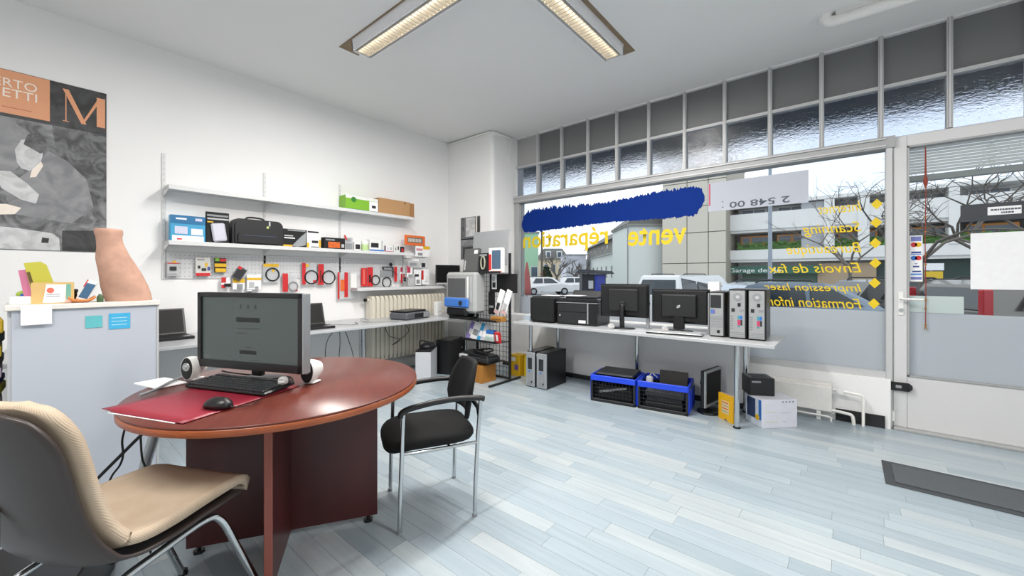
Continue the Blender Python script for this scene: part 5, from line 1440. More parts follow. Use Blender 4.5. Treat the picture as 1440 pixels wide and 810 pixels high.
# papers beside the rack
t = thing('leaflet_stack', 'blue and white leaflets heaped at the desk start', 'leaflets', (-2.905, 3.86, ZD))
for k in range(4):
    obj('leaflet', G(Matrix.Rotation(R(8*k-10), 4, 'Z')).box(-.06, .06, -.09, .09, .012*k, .012*k+.010), (PAPER, mat('pale_blue_leaflet', '#a9c2d8', .6), PAPER, MATS['pale_blue_leaflet'])[k], t)
obj('upright_leaflet', G(rot('X', -20)).box(-.05, .05, .0, .006, .05, .18), PAPER, t)
t = thing('plush_ornament', 'small magenta and white trinket beside the leaflets', 'ornament', (-2.90, 4.06, ZD))
obj('round_body', G().lathe([(.001, 0), (.03, .005), (.04, .04), (.03, .08), (.001, .10)], 16), mat('magenta_plush', '#a43a66', .8), t)
obj('head', G().lathe([(.001, .085), (.028, .10), (.032, .13), (.02, .155), (.001, .165)], 16), WHITE, t)

# ================================================================= below the window desk
def slim_pc(label, x0, x1):
    t = thing('slim_computer', label, 'computer', ((x0+x1)/2, 3.62, 0), R(1), 'slim computers under the window desk')
    w = (x1-x0)/2
    obj('case', G().box(-w, w, .02, .42, .0, .40, .005), BLACK, t)
    fp = obj('front_panel', G().box(-w, w, 0, .022, .006, .39, .006), SILVER, t)
    obj('drive_bay', G().box(-w*.5, w*.45, -.003, 0, .20, .33, .002), DARK, fp)
    obj('lower_grille', G().box(-w*.55, w*.6, -.003, 0, .03, .17, .002), GREY, fp)
    obj('blue_badge', G().box(-w*.3, w*.1, -.005, -.003, .17, .185), BLUE, fp)
    obj('button', G().cyl((w*.4, 0, .06), (w*.4, -.005, .06), .010, n=12), BLACK, fp)
    return t
slim_pc('slim silver fronted computer beside the desk leg', -2.81, -2.69)
slim_pc('slim silver fronted computer next to the bare low wall', -2.66, -2.53)
t = thing('black_filler', 'narrow black case between the two slim computers', 'computer', (-2.675, 3.66, 0))
obj('case', G().box(-.0135, .0135, .0, .38, 0, .39, .003), BLACKM, t)
obj('front_strip', G().box(-.012, .012, -.012, .0, .01, .385, .003), DARK, t)
obj('white_stud', G().cyl((0, -.012, .36), (0, -.016, .36), .006, n=10), PAPER, t)
CB = mat('cobalt_crate_plastic', '#1c45d6', .4)
def crate(label, loc, rz, w, d, h):
    t = thing('folding_crate', label, 'crate', loc, rz, 'blue folding crates')
    MESHB = mat('dark_crate_mesh', '#1a1c1f', .5)
    obj('floor_panel', G().box(0, w, 0, d, 0, .015, .003), MESHB, t)
    obj('front_base', G().box(0, w, -.004, .012, 0, .03, .003), MESHB, t)
    obj('front_rim', G().box(0, w, -.006, .014, h-.055, h, .004), CB, t)
    obj('rear_rim', G().box(0, w, d-.014, d+.006, h-.055, h, .004), CB, t)
    obj('rear_panel', G().box(.01, w-.01, d-.01, d-.004, .03, h-.055), MESHB, t)
    for x in (0, w):
        s = 1 if x else -1
        e = obj('end_panel', G().box(x-.012, x+.004, .018, d, .01, h-.004, .004), CB, t)
        for k in range(4): obj('end_rib', G().box(x-.014, x+.010, .022+k*(d-.04)/3, .036+k*(d-.04)/3, .02, h-.06, .003), CB, e)
        obj('grip_slot', G().box(x-.013, x+.006, d*.34, d*.66, h-.05, h-.028), MESHB, e)
    obj('corner_post', G().box(0, .02, -.004, .016, 0, h-.05, .003), MESHB, t)
    obj('added_dark_sheet', G().box(.006, .010, .018, d-.012, .016, h-.056), MESHB, t)  # added dark sheet, keeps the inside of the blue crate dark
    obj('corner_post', G().box(w-.02, w, -.004, .016, 0, h-.05, .003), MESHB, t)
    for k in range(1, 12):
        x = .02+(w-.04)*k/12; obj('mesh_bar', G().box(x-.0016, x+.0016, .0, .004, .03, h-.055), MESHB, t)
    for k in range(1, 5):
        z = .03+(h-.085)*k/5; obj('mesh_bar', G().box(.02, w-.02, .0, .004, z-.0016, z+.0016), MESHB, t)
    return t
crate('blue rimmed folding crate with dark lid', (-1.985, 3.625, 0), R(8.4), .44, .36, .262)
crate('blue rimmed folding crate stuffed with laptop parts', (-1.525, 3.692, 0), R(8.4), .44, .36, .262)
T = Matrix.Translation((-1.985, 3.625, 0)) @ Matrix.Rotation(R(8.4), 4, 'Z')
def crate_thing(name, label, cat, M2, parts):
    t = thing(name, label, cat, (0, 0, 0)); t.matrix_world = M2
    for nm, g, m in parts: obj(nm, g, m, t)
    return t
crate_thing('flat_laptop', 'closed black laptop lying on the first crate', 'laptop', T @ Matrix.Translation((.04, .03, .2625)), (('shell', G().box(0, .37, -.0, .31, 0, .024, .006), BLACK), ('lid_seam', G().box(.0, .37, -.001, .0, .011, .013), GREY)))
crate_thing('keyboard_tray', 'black keyboard laid inside the first crate', 'keyboard', T @ Matrix.Translation((.04, .06, .016)), (('tray', G().box(0, .36, 0, .22, 0, .12, .01), BLACKM), ('grey_bar', G(rot('Y', -14)).box(.05, .33, -.012, .0, .05, .07), GREY)))
T2 = Matrix.Translation((-1.525, 3.692, 0)) @ Matrix.Rotation(R(8.4), 4, 'Z')
crate_thing('laptop_stack', 'stack of dark laptops inside the second crate', 'laptops', T2 @ Matrix.Translation((.05, .05, .016)), (('lower_shell', G().box(0, .34, 0, .26, 0, .05, .006), DARK), ('middle_shell', G().box(.02, .33, .0, .25, .052, .10, .006), BLACK), ('upper_shell', G().box(.0, .35, .01, .25, .102, .15, .006), mat('graphite_shell', '#3d4042', .5))))
crate_thing('upright_laptop', 'dark brown laptop lid sticking up from second crate', 'laptop', T2 @ Matrix.Translation((.14, .26, .168)) @ Matrix.Rotation(R(-14), 4, 'X'), (('lid', G().box(0, .26, 0, .014, 0, .16, .004), mat('brown_black_shell', '#1f1a17', .4)), ('hinge', G().cyl((.03, .007, 0), (.23, .007, 0), .009), BLACK)))
crate_thing('white_adapter', 'white adapter poking out of the second crate', 'adapter', T2 @ Matrix.Translation((.03, .19, .168)), (('block', G().box(0, .06, 0, .05, 0, .10, .012), OFFWHITE), ('lead', G().tube(smooth_path([(.03, .02, .10), (.05, .03, .13), (.08, .0, .12), (.10, .04, .09)]), .005, 6), OFFWHITE)))
# monitor standing on the floor
t = thing('floor_monitor', 'silver framed monitor standing on the floor by the crates', 'monitor', (-.955, 4.02, 0), R(-10))
obj('frame', G().box(-.03, .0, -.17, .17, .07, .40, .006), BLACK, t)
obj('silver_bezel', G().box(.0, .014, -.17, .17, .07, .40, .004), SILVER, t)
obj('screen', G().box(.014, .0155, -.145, .145, .10, .375), SCREEN, t)
obj('neck', G().box(-.085, -.03, -.035, .035, .02, .26, .012), BLACKM, t)
obj('hinge', G().cyl((-.06, -.04, .26), (-.06, .04, .26), .034), BLACK, t)
g = G(); g.lathe([(.001, 0), (.13, 0), (.135, .006), (.12, .02), (.05, .035), (.001, .036)], 28, (-.02, 0, 0), sx=.8, sy=1); obj('base', g, BLACK, t)
# packaging at the desk end
t = thing('yellow_booklet', 'yellow card sleeve leaning by the desk leg', 'sleeve', (-.80, 3.87, 0), R(-38))
g = G(); g.prism([(-.085, .0), (-.02, .0), (.0, .02), (.03, .0), (.085, .0), (.085, .225), (-.085, .225)], -.018, .0, 'y'); obj('sleeve', g, mat('golden_yellow_card', '#e3ac12', .5), t)
obj('print_panel', G().box(-.045, .04, -.0195, -.018, .06, .17), mat('pale_yellow_print', '#dcc890', .5), t)
for k in range(4): obj('print_line', G().box(-.04, .035, -.021, -.0195, .075+k*.025, .082+k*.025), RED if k % 2 else GREY, t)
obj('cover_back', G().box(-.085, .085, .0, .012, .0, .225), mat('lilac_card', '#cfc4d2', .6), t)
t = thing('white_product_box', 'white product box with blue picture side and icons', 'box', (-.50, 4.03, 0), R(45.6))
obj('carton', G().box(-.155, .155, -.10, .10, 0, .232, .002), mat('cool_white_carton', '#dcdce6', .5), t)
# picture on the narrow side facing the crates
f = obj('picture_side', G().box(-.1565, -.155, -.095, .095, .004, .228), mat('pale_picture', '#cdd6e2', .5), t)
obj('dark_picture', G().box(-.158, -.1565, -.02, .08, .06, .22), mat('navy_picture', '#2a3a5c', .5, var=.5, scale=30), f)
obj('blue_stripe', G().box(-.158, -.1565, -.09, -.06, .06, .225), BLUE, f)
g = G(); g.cyl((-.1565, -.045, .075), (-.159, -.045, .075), .024, n=16); obj('yellow_roundel', g, YELLOW, f)
for k in range(4): obj('icon', G().box(.02+k*.03, .034+k*.03, -.1012, -.10, .205, .217), GREY, t)
for x0, x1, z in ((-.13, -.09, .19), (-.13, -.02, .05), (-.13, -.04, .13), (.02, .06, .05), (.0, .09, .12)): obj('text_line', G().box(x0, x1, -.1012, -.10, z, z+.004), mat('lime_text', '#c6cf9a', .6) if x0 < 0 else LGREY, t)
t = thing('small_black_computer', 'small black cube computer sitting on the white product box', 'computer', (-.60, 4.06, .233), R(28))
obj('case', G().box(-.10, .10, -.09, .09, .0, .15, .006), mat('satin_black_case', '#232427', .35), t)
obj('front', G().box(-.092, .092, -.096, -.09, .01, .14, .006), BLACK, t)
obj('front_label', G().box(-.08, -.01, -.0975, -.096, .11, .125), GREY, t)
obj('side_plate', G().box(.10, .105, -.075, .075, .02, .13, .004), DARK, t)
obj('side_label', G().box(.105, .1065, -.065, -.02, .09, .105), LGREY, t)
obj('top_vent', G().box(-.06, .06, -.05, .05, .15, .1512), DARK, t)

# ================================================================= the street outside
GZ = -.35
ASPH = mat('wet_asphalt', '#8b8d90', .7, var=.12, scale=1.5)
g = G(); g.box(-120, 60, YW+.12, 130, GZ-.2, GZ); st = struct('street_ground', 'grey asphalt street and parking ground', g, ASPH)
g = G(); g.box(-30, 30, YW+.12, 6.6, GZ, GZ+.36); struct('pavement', 'pale pavement along the shop front', g, mat('pale_paving', '#a9a9a6', .8))
# canopy slab above the shop window, outside
g = G(); g.box(-7, 5, YW+.12, 6.9, 3.24, 3.45); struct('roof_canopy', 'dark slab canopy over the shop front', g, mat('dark_canopy', '#3a4450', .7, var=.1, scale=1))
g = G(); g.box(-9, XL-.15, YW-.2, YW+.2, GZ, 6); g.box(XR+.15, 9, YW-.2, YW+.2, GZ, 6); struct('wall_outside', 'outer wall beside the shop front', g, WALL)

def bldg(name, label, loc, rz=0): return thing(name, label, 'building', loc, rz, None)
GLASSD = mat('dark_window_glass', '#4d5a68', .15, var=.2, scale=2)
CONC = mat('white_concrete', '#dededc', .8, var=.05, scale=1)
ORW = mat('orange_window_frames', '#c9822c', .6)
# --- apartment house with the garage: facade at Y = 46
FY = 46.0
def fx(u): return on_y(u, 388, FY).x
def fz(u, v): return on_y(u, v, FY).z
b = bldg('apartment_building', 'white apartment house with balconies, hedge planters and green garage', (0, FY, GZ))
X0, X1 = fx(1036), fx(1500)
def bz(z): return z-GZ
obj('main_wall', G().box(X0, X1, .8, 9, 0, bz(8.0)), mat('pale_grey_render', '#c6c6c4', .8, var=.05), b)
bands = [(fz(1039, 326), fz(1039, 304), CONC), (fz(1039, 366), fz(1039, 353), CONC)]
for z0, z1, m in bands:
    obj('balcony_parapet', G().box(X0-.6, X1, -1.2, -.9, bz(z0), bz(z1)), m, b)
    obj('balcony_slab', G().box(X0-.6, X1, -1.0, .8, bz(z0)-.25, bz(z0)), CONC, b)
zz0, zz1 = fz(1039, 352), fz(1039, 328)
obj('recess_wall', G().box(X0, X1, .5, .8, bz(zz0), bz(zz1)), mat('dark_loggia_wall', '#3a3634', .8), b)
x = X0+.3; k = 0
while x < X1-2:
    wd = 2.6 if k % 2 == 0 else 3.6
    w_ = obj('window', G().box(x, x+wd, .38, .5, bz(zz0)+.5, bz(zz1)-.35), ORW, b)
    obj('pane', G().box(x+.15, x+wd*.30, .34, .38, bz(zz0)+.7, bz(zz1)-.5), GLASSD, w_)
    obj('pane', G().box(x+wd*.36, x+wd-.15, .34, .38, bz(zz0)+.7, bz(zz1)-.5), GLASSD, w_)
    x += wd+(1.0 if k % 2 else .5); k += 1
zu0, zu1 = fz(1039, 303), 8.3
x = X0+.3
while x < X1-2:
    w_ = obj('window', G().box(x, x+2.2, .6, .8, bz(zu0)+.02, bz(zu1)-.45), mat('white_window_frame', '#d5d5d5', .6), b)
    obj('pane', G().box(x+.12, x+1.05, .55, .6, bz(zu0)+.06, bz(zu1)-.5), GLASSD, w_)
    obj('pane', G().box(x+1.15, x+2.08, .55, .6, bz(zu0)+.06, bz(zu1)-.5), GLASSD, w_)
    x += 3.1
for u0, u1 in ((1160, 1174), (1206, 1222), (1330, 1345)):
    obj('pilaster', G().box(fx(u0), fx(u1), -1.3, .8, bz(fz(1100, 352)), bz(7.95)), CONC, b)
obj('corner_wall', G().box(fx(1128), fx(1162), -.9, .8, bz(fz(1140, 352)), bz(7.9)), mat('grey_glazed_panel', '#a3a6ab', .4), b)
# ground floor
zs0, zs1 = fz(1028, 385), fz(1028, 375)
SG = mat('dark_green_sign', '#1f5a48', .5)
s_ = obj('garage_sign', G().box(fx(1027), fx(1155), -1.0, -.8, bz(zs0), bz(zs1)), SG, b)
o = lettering('Garage des Je', mat('sign_white_letters', '#dfe8e4', .5), s_, Matrix(((1, 0, 0, fx(1028.5)), (0, 0, -1, -1.02), (0, 1, 0, bz(zs0)+.14), (0, 0, 0, 1))), width=fx(1100)-fx(1028.5), height=.52, bold=.01)
obj('garage_door', G().box(fx(1045), fx(1150), -.3, .0, 0, bz(zs0)), mat('dark_green_door', '#3b5a4c', .6), b)
obj('garage_lower_panel', G().box(fx(1045), fx(1150), -.5, -.3, 0, bz(fz(1050, 397))), mat('sage_green_panel', '#7f958c', .6), b)
obj('beige_wall', G().box(fx(1150), fx(1232), -.4, .8, 0, bz(fz(1190, 370))), mat('beige_stone', '#a9957c', .8, var=.08, scale=1), b)
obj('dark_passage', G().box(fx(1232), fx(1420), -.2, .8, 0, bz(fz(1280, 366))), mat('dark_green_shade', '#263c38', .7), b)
obj('roof_slab', G().box(X0-.6, X1, -1.3, 9.2, bz(8.0), bz(8.3)), CONC, b)
# hedges in the planters
HED = mat('hedge_leaves', '#46702e', .9, var=.5, scale=12)
for (ua, ub, lb) in ((1040, 1112, 'clipped green hedge on the balcony, beside the beige block'), (1112, 1245, 'clipped green hedge on the balcony, above the garage end'), (1285, 1370, 'clipped green hedge on the balcony, seen through the door'), (1370, 1460, 'clipped green hedge on the balcony, behind the paper sheet')):
    xa, xb = fx(ua), fx(ub); za = fz(1039, 354); rn = random.Random(ua)
    g = G()
    n = max(10, int((xb-xa)/.09))
    for i in range(n*9):
        px, pz, py = rn.uniform(xa, xb), za+rn.random()**1.6*(fz(1039, 343)-za), FY-.6+rn.uniform(-.25, .25)
        s = rn.uniform(.10, .2); a = rn.uniform(0, 6.3); tl = rn.uniform(-.8, .8)
        g.add([(px-s, py-.02, pz), (px, py+s*tl, pz-s*.7), (px+s, py+.02, pz+s*tl*.5), (px, py-s*tl, pz+s*.7)], [(0,1,2,3)])
    t = thing('hedge', lb, 'hedge', (0, 0, 0), 0, 'balcony hedges')
    o = obj('leaves', g, HED, t); o['kind'] = 'stuff'
    obj('leaf_core', G().box(xa, xb, FY-.75, FY-.45, za-.1, za+.35), HED, t)

# --- big beige block
BY = 43.0
def by(u, v): return on_y(u, v, BY)
b = bldg('beige_block', 'large beige rendered building with panel joints', (0, BY, GZ))
xa, xb = by(931, 388).x, by(1021, 388).x
BEI = mat('beige_render', '#cbc5b8', .85, var=.04, scale=.5)
zz = [0, bz(by(980, 370).z), bz(by(980, 327).z), bz(by(980, 290).z), bz(by(980, 255).z), bz(by(980, 225).z)]
cols = [xa, by(966, 388).x, by(996, 388).x, xb]
for i in range(3):
    for k in range(5):
        obj('wall_panel', G().box(cols[i]+.04, cols[i+1]-.04, 0, .3, zz[k]+.04, zz[k+1]-.04), BEI, b)
obj('core', G().box(xa, xb, .25, 9, 0, zz[-1]), mat('beige_joint', '#9c968b', .9), b)
obj('roof_edge', G().box(xa-.1, xb+.1, -.1, 9.1, zz[-1], zz[-1]+.3), CONC, b)

# --- white gable house
pa, pb = at(884, 388, 44), at(932, 388, 44)
ang = math.atan2(pb.y-pa.y, pb.x-pa.x)
b = bldg('white_house', 'white rendered gable house beside the beige block', (pa.x, pa.y, GZ), ang)
L = (pb-pa).length; hz = at(884, 318, 44).z-GZ
obj('wall', G().box(0, L, 0, 7, 0, hz), mat('white_render', '#d4d8d4', .85, var=.03), b)
obj('eaves_board', G().box(-.2, L, -.3, 7, hz, hz+.22), mat('eaves_grey', '#8a8a84', .8), b)
g = G(); g.prism([(-.3, hz+.22), (L, hz+.22), (L, hz+3.2)], .0, 7, 'y'); obj('roof', g, mat('grey_slate_roof', '#6d6c68', .8, var=.2, scale=3), b)
obj('drainpipe', G().cyl((-.12, -.05, 0), (-.12, -.05, hz), .07, n=8), GREY, b)

# --- long grey house receding down the street
na, nb = at(884, 388, 47), at(824, 388, 80)
ang = math.atan2(na.y-nb.y, na.x-nb.x)
b = bldg('row_house', 'long pale row house with slate roof receding down the street', (nb.x, nb.y, GZ), ang)
L = (na-nb).length; hz = at(875, 354, 50).z-GZ
obj('wall', G().box(0, L, 0, 8, 0, hz), MATS['white_render'], b)
obj('upper_storey', G().box(0, L, .2, 8, hz, hz+2.0), mat('grey_weathered_boards', '#8e8a84', .85, var=.15, scale=2), b)
g = G(); g.prism([(-.6, hz+2.0), (8, hz+2.0), (4, hz+4.8)], 0, L, 'x'); obj('roof', g, MATS['grey_slate_roof'], b)
g = G(); g.tube([(0, -.3, hz+.05), (L, -.3, hz+.05)], .10, 6); obj('gutter', g, GREY, b)
for k in range(9):
    x = 1.5+k*(L-3)/8
    w_ = obj('window', G().box(x-.45, x+.45, -.06, .0, 1.3, 3.1), mat('window_surround', '#c8c8c4', .7), b); obj('pane', G().box(x-.35, x+.35, -.09, -.06, 1.4, 3.0), GLASSD, w_)
    w_ = obj('window', G().box(x-.4, x+.4, .14, .2, hz+.3, hz+1.6), MATS['window_surround'], b); obj('pane', G().box(x-.3, x+.3, .11, .14, hz+.4, hz+1.5), GLASSD, w_)

# --- white box house, cream mansard house, green house
def simple_house(name, label, u0, u1, d, vt, wm, roof=None, wins=()):
    pa, pb = at(u0, 388, d), at(u1, 388, d)
    ang = math.atan2(pb.y-pa.y, pb.x-pa.x); L = (pb-pa).length; hz = at(u0, vt, d).z-GZ
    b = bldg(name, label, (pa.x, pa.y, GZ), ang)
    obj('wall', G().box(0, L, 0, 8, 0, hz), wm, b)
    if roof:
        hr, ins, rm = roof
        g = G(); vs = [(-.3, -.3, hz), (L+.3, -.3, hz), (L+.3, 8.3, hz), (-.3, 8.3, hz), (ins, 1.2, hz+hr), (L-ins, 1.2, hz+hr), (L-ins, 7, hz+hr), (ins, 7, hz+hr)]
        g.add(vs, [(3,2,1,0), (4,5,6,7), (0,1,5,4), (1,2,6,5), (2,3,7,6), (3,0,4,7)]); r_ = obj('roof', g, rm, b)
        for k in range(2):
            x = L*(.33+.36*k); dm = obj('dormer', G().box(x-.6, x+.6, -.1, 1.2, hz+.3, hz+hr*.75), CONC, b); obj('pane', G().box(x-.4, x+.4, -.14, -.1, hz+.5, hz+hr*.65), GLASSD, dm)
    else: obj('roof_edge', G().box(-.15, L+.15, -.15, 8.1, hz, hz+.2), GREY, b)
    for fx_, z0, z1 in wins:
        w_ = obj('window', G().box(L*fx_-.5, L*fx_+.5, -.06, 0, hz*z0, hz*z1), MATS['window_surround'], b); obj('pane', G().box(L*fx_-.38, L*fx_+.38, -.09, -.06, hz*z0+.1, hz*z1-.1), GLASSD, w_)
    return b
simple_house('white_annex', 'plain whitish box house between the trees', 796, 824, 74, 359, mat('lavender_white_render', '#cfcfd8', .85))
simple_house('mansard_house', 'cream house with grey mansard roof and dormers', 757, 800, 92, 365, mat('cream_render', '#cfbfa4', .85), (2.6, 1.4, MATS['grey_slate_roof']), ((.25, .45, .8), (.5, .45, .8), (.75, .45, .8)))
simple_house('green_house', 'pale green house at the window corner', 700, 757, 52, 328, mat('pale_green_render', '#9cc4a4', .85, var=.05), None, ((.9, .2, .4),))

# --- lamppost, kiosk, closed parasol, yellow plate
p = at(1083, 400, 22)
t = thing('street_lamppost', 'tall grey street lamppost before the apartment house', 'lamppost', (p.x, p.y, GZ))
obj('pole', G().cyl((0, 0, 0), (0, 0, 9), .11, .08, 12), mat('galvanised_grey', '#8e98a4', .5), t)
obj('base_collar', G().cyl((0, 0, 0), (0, 0, .9), .15, .15, 12), MATS['galvanised_grey'], t)
p = at(762, 400, 40)
t = thing('telegraph_pole', 'thin dark pole beside the green house', 'pole', (p.x, p.y, GZ))
obj('pole', G().cyl((0, 0, 0), (0, 0, 8), .12, .09, 8), mat('dark_pole', '#5a554f', .8), t)
obj('cross_arm', G().box(-.5, .5, -.05, .05, 7.4, 7.55), MATS['dark_pole'], t)
p = at(833, 400, 26)
t = thing('street_kiosk', 'dark roofed kiosk with a blue panel in the street', 'kiosk', (p.x, p.y, GZ), AIM)
obj('booth', G().box(-.75, .75, -.5, .5, 0, 1.72), mat('kiosk_dark', '#20222a', .5), t)
obj('blue_panel', G().box(.05, .70, -.53, -.5, .6, 1.65), mat('kiosk_blue', '#24379a', .5), t)
g = G(); g.prism([(-1.2, 1.80), (1.2, 1.72), (1.05, 1.90), (-1.0, 2.02)], -.9, .9, 'y'); obj('roof', g, mat('kiosk_roof', '#3a3b42', .6), t)
obj('notice', G().box(-.35, -.05, -.53, -.5, .8, 1.3), LGREY, t)
p = at(741, 400, 22)
t = thing('closed_parasol', 'closed brick red parasol standing in the street', 'parasol', (p.x, p.y, GZ))
obj('folded_cover', G().lathe([(.05, .55), (.24, .6), (.22, 1.0), (.15, 1.7), (.05, 2.3), (.02, 2.36)], 12), mat('brick_red_cloth', '#9c5450', .9), t)
obj('pole', G().cyl((0, 0, 0), (0, 0, .6), .04, n=8), GREY, t)
p = at(1310, 388, 16)
t = thing('parking_plate', 'yellow and white plates on a post beyond the door', 'sign', (p.x, p.y, GZ), AIM*.4)
obj('yellow_plate', G().box(-.33, .33, -.02, 0, p.z-GZ-.10, p.z-GZ+.18), mat('sign_yellow', '#d8b41c', .5), t)
obj('white_plate', G().box(-.33, .36, -.02, 0, p.z-GZ+.22, p.z-GZ+.50), PAPER, t)
obj('post', G().cyl((0, .03, 0), (0, .03, p.z-GZ+.5), .03, n=8), GREY, t)

# --- cars
def car(label, loc, rz, L, Hh, col, kind='hatch', tail=False):
    t = thing('parked_car', label, 'car', loc, rz, 'vehicles in the street')
    w = .86
    if kind == 'van': P_ = [(0, .30), (0, .9), (.06, 1.1), (.22, Hh-.05), (.35, Hh), (L-1.25, Hh), (L-1.0, Hh-.08), (L-.35, 1.05), (L-.03, .85), (L, .35)]
    elif kind == 'wagon': P_ = [(0, .30), (0, .55), (.02, .95), (.25, Hh-.08), (.45, Hh), (L-2.1, Hh), (L-1.75, Hh-.06), (L-1.05, .98), (L-.15, .78), (L, .6), (L, .3)]
    else: P_ = [(0, .30), (0, .6), (.04, .92), (.5, Hh-.06), (.75, Hh), (L-2.05, Hh), (L-1.75, Hh-.05), (L-1.0, .95), (L-.15, .76), (L, .55), (L, .3)]
    paint = mat('car_paint_' + col.strip('#'), col, .25, .3, var=.02, coat=.5)
    n = len(P_); vs = []
    for y_, s in ((-w, 0), (-w*.98, 1), (w*.98, 1), (w, 0)):
        for (x, z) in P_:
            inset = 0
            vs.append((x, y_ if z < 1.0 else y_*(1-.16*min(1, (z-1.0)/.45)), z))
    vs2 = vs[:n] + vs[3*n:]
    g = G(); g.add(vs2, [tuple(range(n)), tuple(reversed(range(n, 2*n)))] + [((i+1) % n, i, n+i, n+(i+1) % n) for i in range(n)])
    obj('body', g, paint, t)
    gl = mat('car_glass', '#2f3a42', .08, var=.1)
    # side glazing strips
    zb, zt = 1.0, Hh-.10
    if kind == 'van': wins = [(.35, 1.3), (1.4, 2.25), (2.35, L-.95)]
    elif kind == 'wagon': wins = [(.55, 1.35), (1.45, 2.35), (2.45, L-1.35)]
    else: wins = [(.7, 1.55), (1.65, L-1.35)]
    for i, (a, c) in enumerate(wins):
        last = i == len(wins)-1
        for s in (-1, 1):
            y0, y1 = s*(w+.006), s*(w*(1-.16*min(1, (zt-1)/.45))+.006)
            a2 = a+.25 if i == 0 and kind != 'van' else a
            c2 = c-.55 if last else c
            g = G(); g.add([(a, y0, zb), (c, y0, zb), (c2, y1, zt), (a2, y1, zt)], [(0,1,2,3)]); obj('side_glass', g, gl, t)
    # rear and front screens
    rr = [p for p in P_ if p[1] >= .9][:2]
    g = G(); g.add([(rr[0][0]-.012, -w*.86, rr[0][1]+.05), (rr[0][0]-.012, w*.86, rr[0][1]+.05), (P_[3][0]-.03, w*.74, Hh-.14), (P_[3][0]-.03, -w*.74, Hh-.14)], [(0,1,2,3)]); obj('rear_glass', g, gl, t)
    fr_ = [p for p in P_ if p[1] >= .9][-1]; up = [p for p in P_ if p[1] > Hh-.12][-1]
    g = G(); g.add([(fr_[0]+.0, -w*.86, fr_[1]+.05), (fr_[0]+.0, w*.86, fr_[1]+.05), (up[0]+.05, w*.74, up[1]-.02), (up[0]+.05, -w*.74, up[1]-.02)], [(0,1,2,3)]); obj('windscreen', g, gl, t)
    for x in (.75, L-.8):
        for s in (-1, 1):
            wh = obj('wheel', G().cyl((x, s*(w-.18), .31), (x, s*(w+.01), .31), .31, n=18), BLACKM, t)
            obj('hub_cap', G().cyl((x, s*(w+.01), .31), (x, s*(w+.025), .31), .18, n=14), SILVER, wh)
    for s in (-1, 1):
        obj('tail_light', G().box(-.02, .14, s*w-.10 if s > 0 else s*w-.012, s*w+.012 if s > 0 else s*w+.10, .80, 1.36 if tail else .92, .015), mat('red_lens', '#b3202a', .2), t)
        obj('head_light', G().box(L-.25, L-.02, s*(w-.25)-.1, s*(w-.25)+.1, .62, .76, .02), mat('clear_lens', '#d8dde0', .15), t)
    obj('rear_bumper', G().box(-.06, .04, -w*.97, w*.97, .32, .55, .03), DARK if kind == 'van' else paint, t)
    for s in (-1, 1): obj('roof_rail', G().tube([(.7, s*.62, Hh+.0), (.8, s*.62, Hh+.05), (L-2.2, s*.62, Hh+.05), (L-2.1, s*.62, Hh)], .02, 6), DARK, t)
    return t
p = at(922, 400, 14.0); car('white minivan parked beyond the window desk monitors', (p.x, p.y, GZ), R(78), 4.4, 1.62, '#d6d8da', 'van')
p = at(1000, 410, 9.2); car('silver blue car parked behind the three tower computers', (p.x, p.y, GZ), R(28), 3.9, 1.46, '#8f9fb0', 'hatch')
p = at(1172, 410, 11.5); car('dark car parked behind the yellow service list', (p.x, p.y, GZ), R(30), 4.2, 1.50, '#23282c', 'hatch')
p = at(1384, 410, 7.0); car('grey estate car with red tail light beyond the door', (p.x-.43, p.y+.75, GZ), R(30), 4.5, 1.52, '#6e6c68', 'wagon', True)
p = at(1290, 405, 13); car('pale blue car parked far beyond the door', (p.x, p.y, GZ), R(25), 4.1, 1.45, '#9fb0b8', 'hatch')
p = at(735, 405, 34); car('white car far off beside the red parasol', (p.x, p.y, GZ), R(50), 4.2, 1.5, '#dcdcdc', 'hatch')
p = at(782, 405, 38); car('small white car far off below the bare trees', (p.x, p.y, GZ), R(40), 4.2, 1.5, '#e2e2e2', 'hatch')

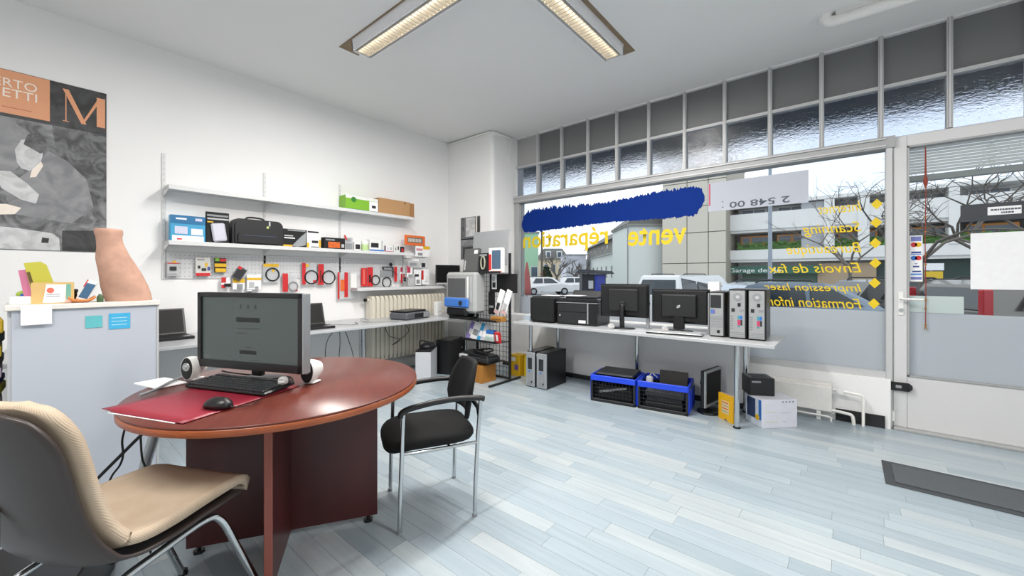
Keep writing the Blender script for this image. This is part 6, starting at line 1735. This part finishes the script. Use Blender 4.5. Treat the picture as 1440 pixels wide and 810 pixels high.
# --- bare trees
BARK = mat('dark_bark', '#6a645e', .9, var=.2, scale=8)
def tree(label, loc, h, spread, seed, depth=5, r0=.14, droop=.0, lean=(0, 0), first=.35):
    rn = random.Random(seed)
    t = thing('bare_tree', label, 'tree', loc, 0, 'bare winter trees')
    gt, gb = G(), G()
    top = Vector((lean[0], lean[1], h*first))
    gt.tube([(0, 0, 0), tuple(top*.5+Vector((.03, .02, 0))), tuple(top)], r0, 8, rads=[r0*1.2, r0, r0*.85])
    def grow(p, d, ln, r, k):
        mid = p + d*ln*.5 + Vector((rn.uniform(-1, 1), rn.uniform(-1, 1), rn.uniform(-.6, .8)))*ln*.10
        e = p + d*ln + Vector((0, 0, -droop*ln))
        gb.tube([p, mid, e], r, 5 if k > 2 else 4, rads=[r, r*.8, r*.6])
        if k == 0: return
        for _ in range(rn.choice((2, 3, 3))):
            nd = (d + Vector((rn.uniform(-1, 1), rn.uniform(-1, 1), rn.uniform(-.5, .7)))*spread).normalized()
            grow(e if rn.random() < .7 else mid, nd, ln*rn.uniform(.6, .85), r*.6, k-1)
    for i in range(4):
        a = 2*math.pi*i/4 + rn.random()
        grow(top, Vector((math.cos(a)*spread, math.sin(a)*spread, 1)).normalized(), h*.27, r0*.7, depth)
    obj('trunk', gt, BARK, t); obj('branches', gb, BARK, t)
    return t
p = at(1195, 400, 17); tree('bare branching tree behind the yellow service list', (p.x, p.y, GZ), 5.4, .9, 4, 4, .07)
p = at(1312, 400, 9.5); tree('near bare tree with heavy branches beyond the door', (p.x-.2, p.y, GZ), 4.6, 1.3, 9, 4, .06, .10, first=.42)
p = at(1420, 400, 10.5); tree('bare tree with spreading boughs behind the door sign', (p.x, p.y, GZ), 5.0, 1.2, 21, 4, .09, .05)
p = at(812, 400, 44); tree('pollarded bare tree beside the kiosk', (p.x, p.y, GZ), 3.4, .9, 5, 3, .2)
p = at(783, 400, 48); tree('twiggy bare tree before the cream house', (p.x, p.y, GZ), 4.2, .8, 6, 4, .16)
p = at(768, 400, 46); t = thing('evergreen_shrub', 'dark green shrub beside the thin pole', 'shrub', (p.x, p.y, GZ))
g = G(); rn = random.Random(2)
for i in range(500):
    a = rn.uniform(0, 6.3); z = rn.uniform(.3, 2.6); r_ = .9*(1-(z/3)**2)*rn.uniform(.3, 1); s = rn.uniform(.08, .2)
    q = Vector((r_*math.cos(a), r_*math.sin(a), z)); g.add([q+Vector((-s, 0, 0)), q+Vector((0, s, -s*.6)), q+Vector((s, 0, .05)), q+Vector((0, -s, s*.7))], [(0,1,2,3)])
o = obj('leaves', g, mat('dark_evergreen', '#39523a', .9, var=.4, scale=10), t); o['kind'] = 'stuff'
obj('stem', G().cyl((0, 0, 0), (0, 0, 1.2), .06, n=8), BARK, t)
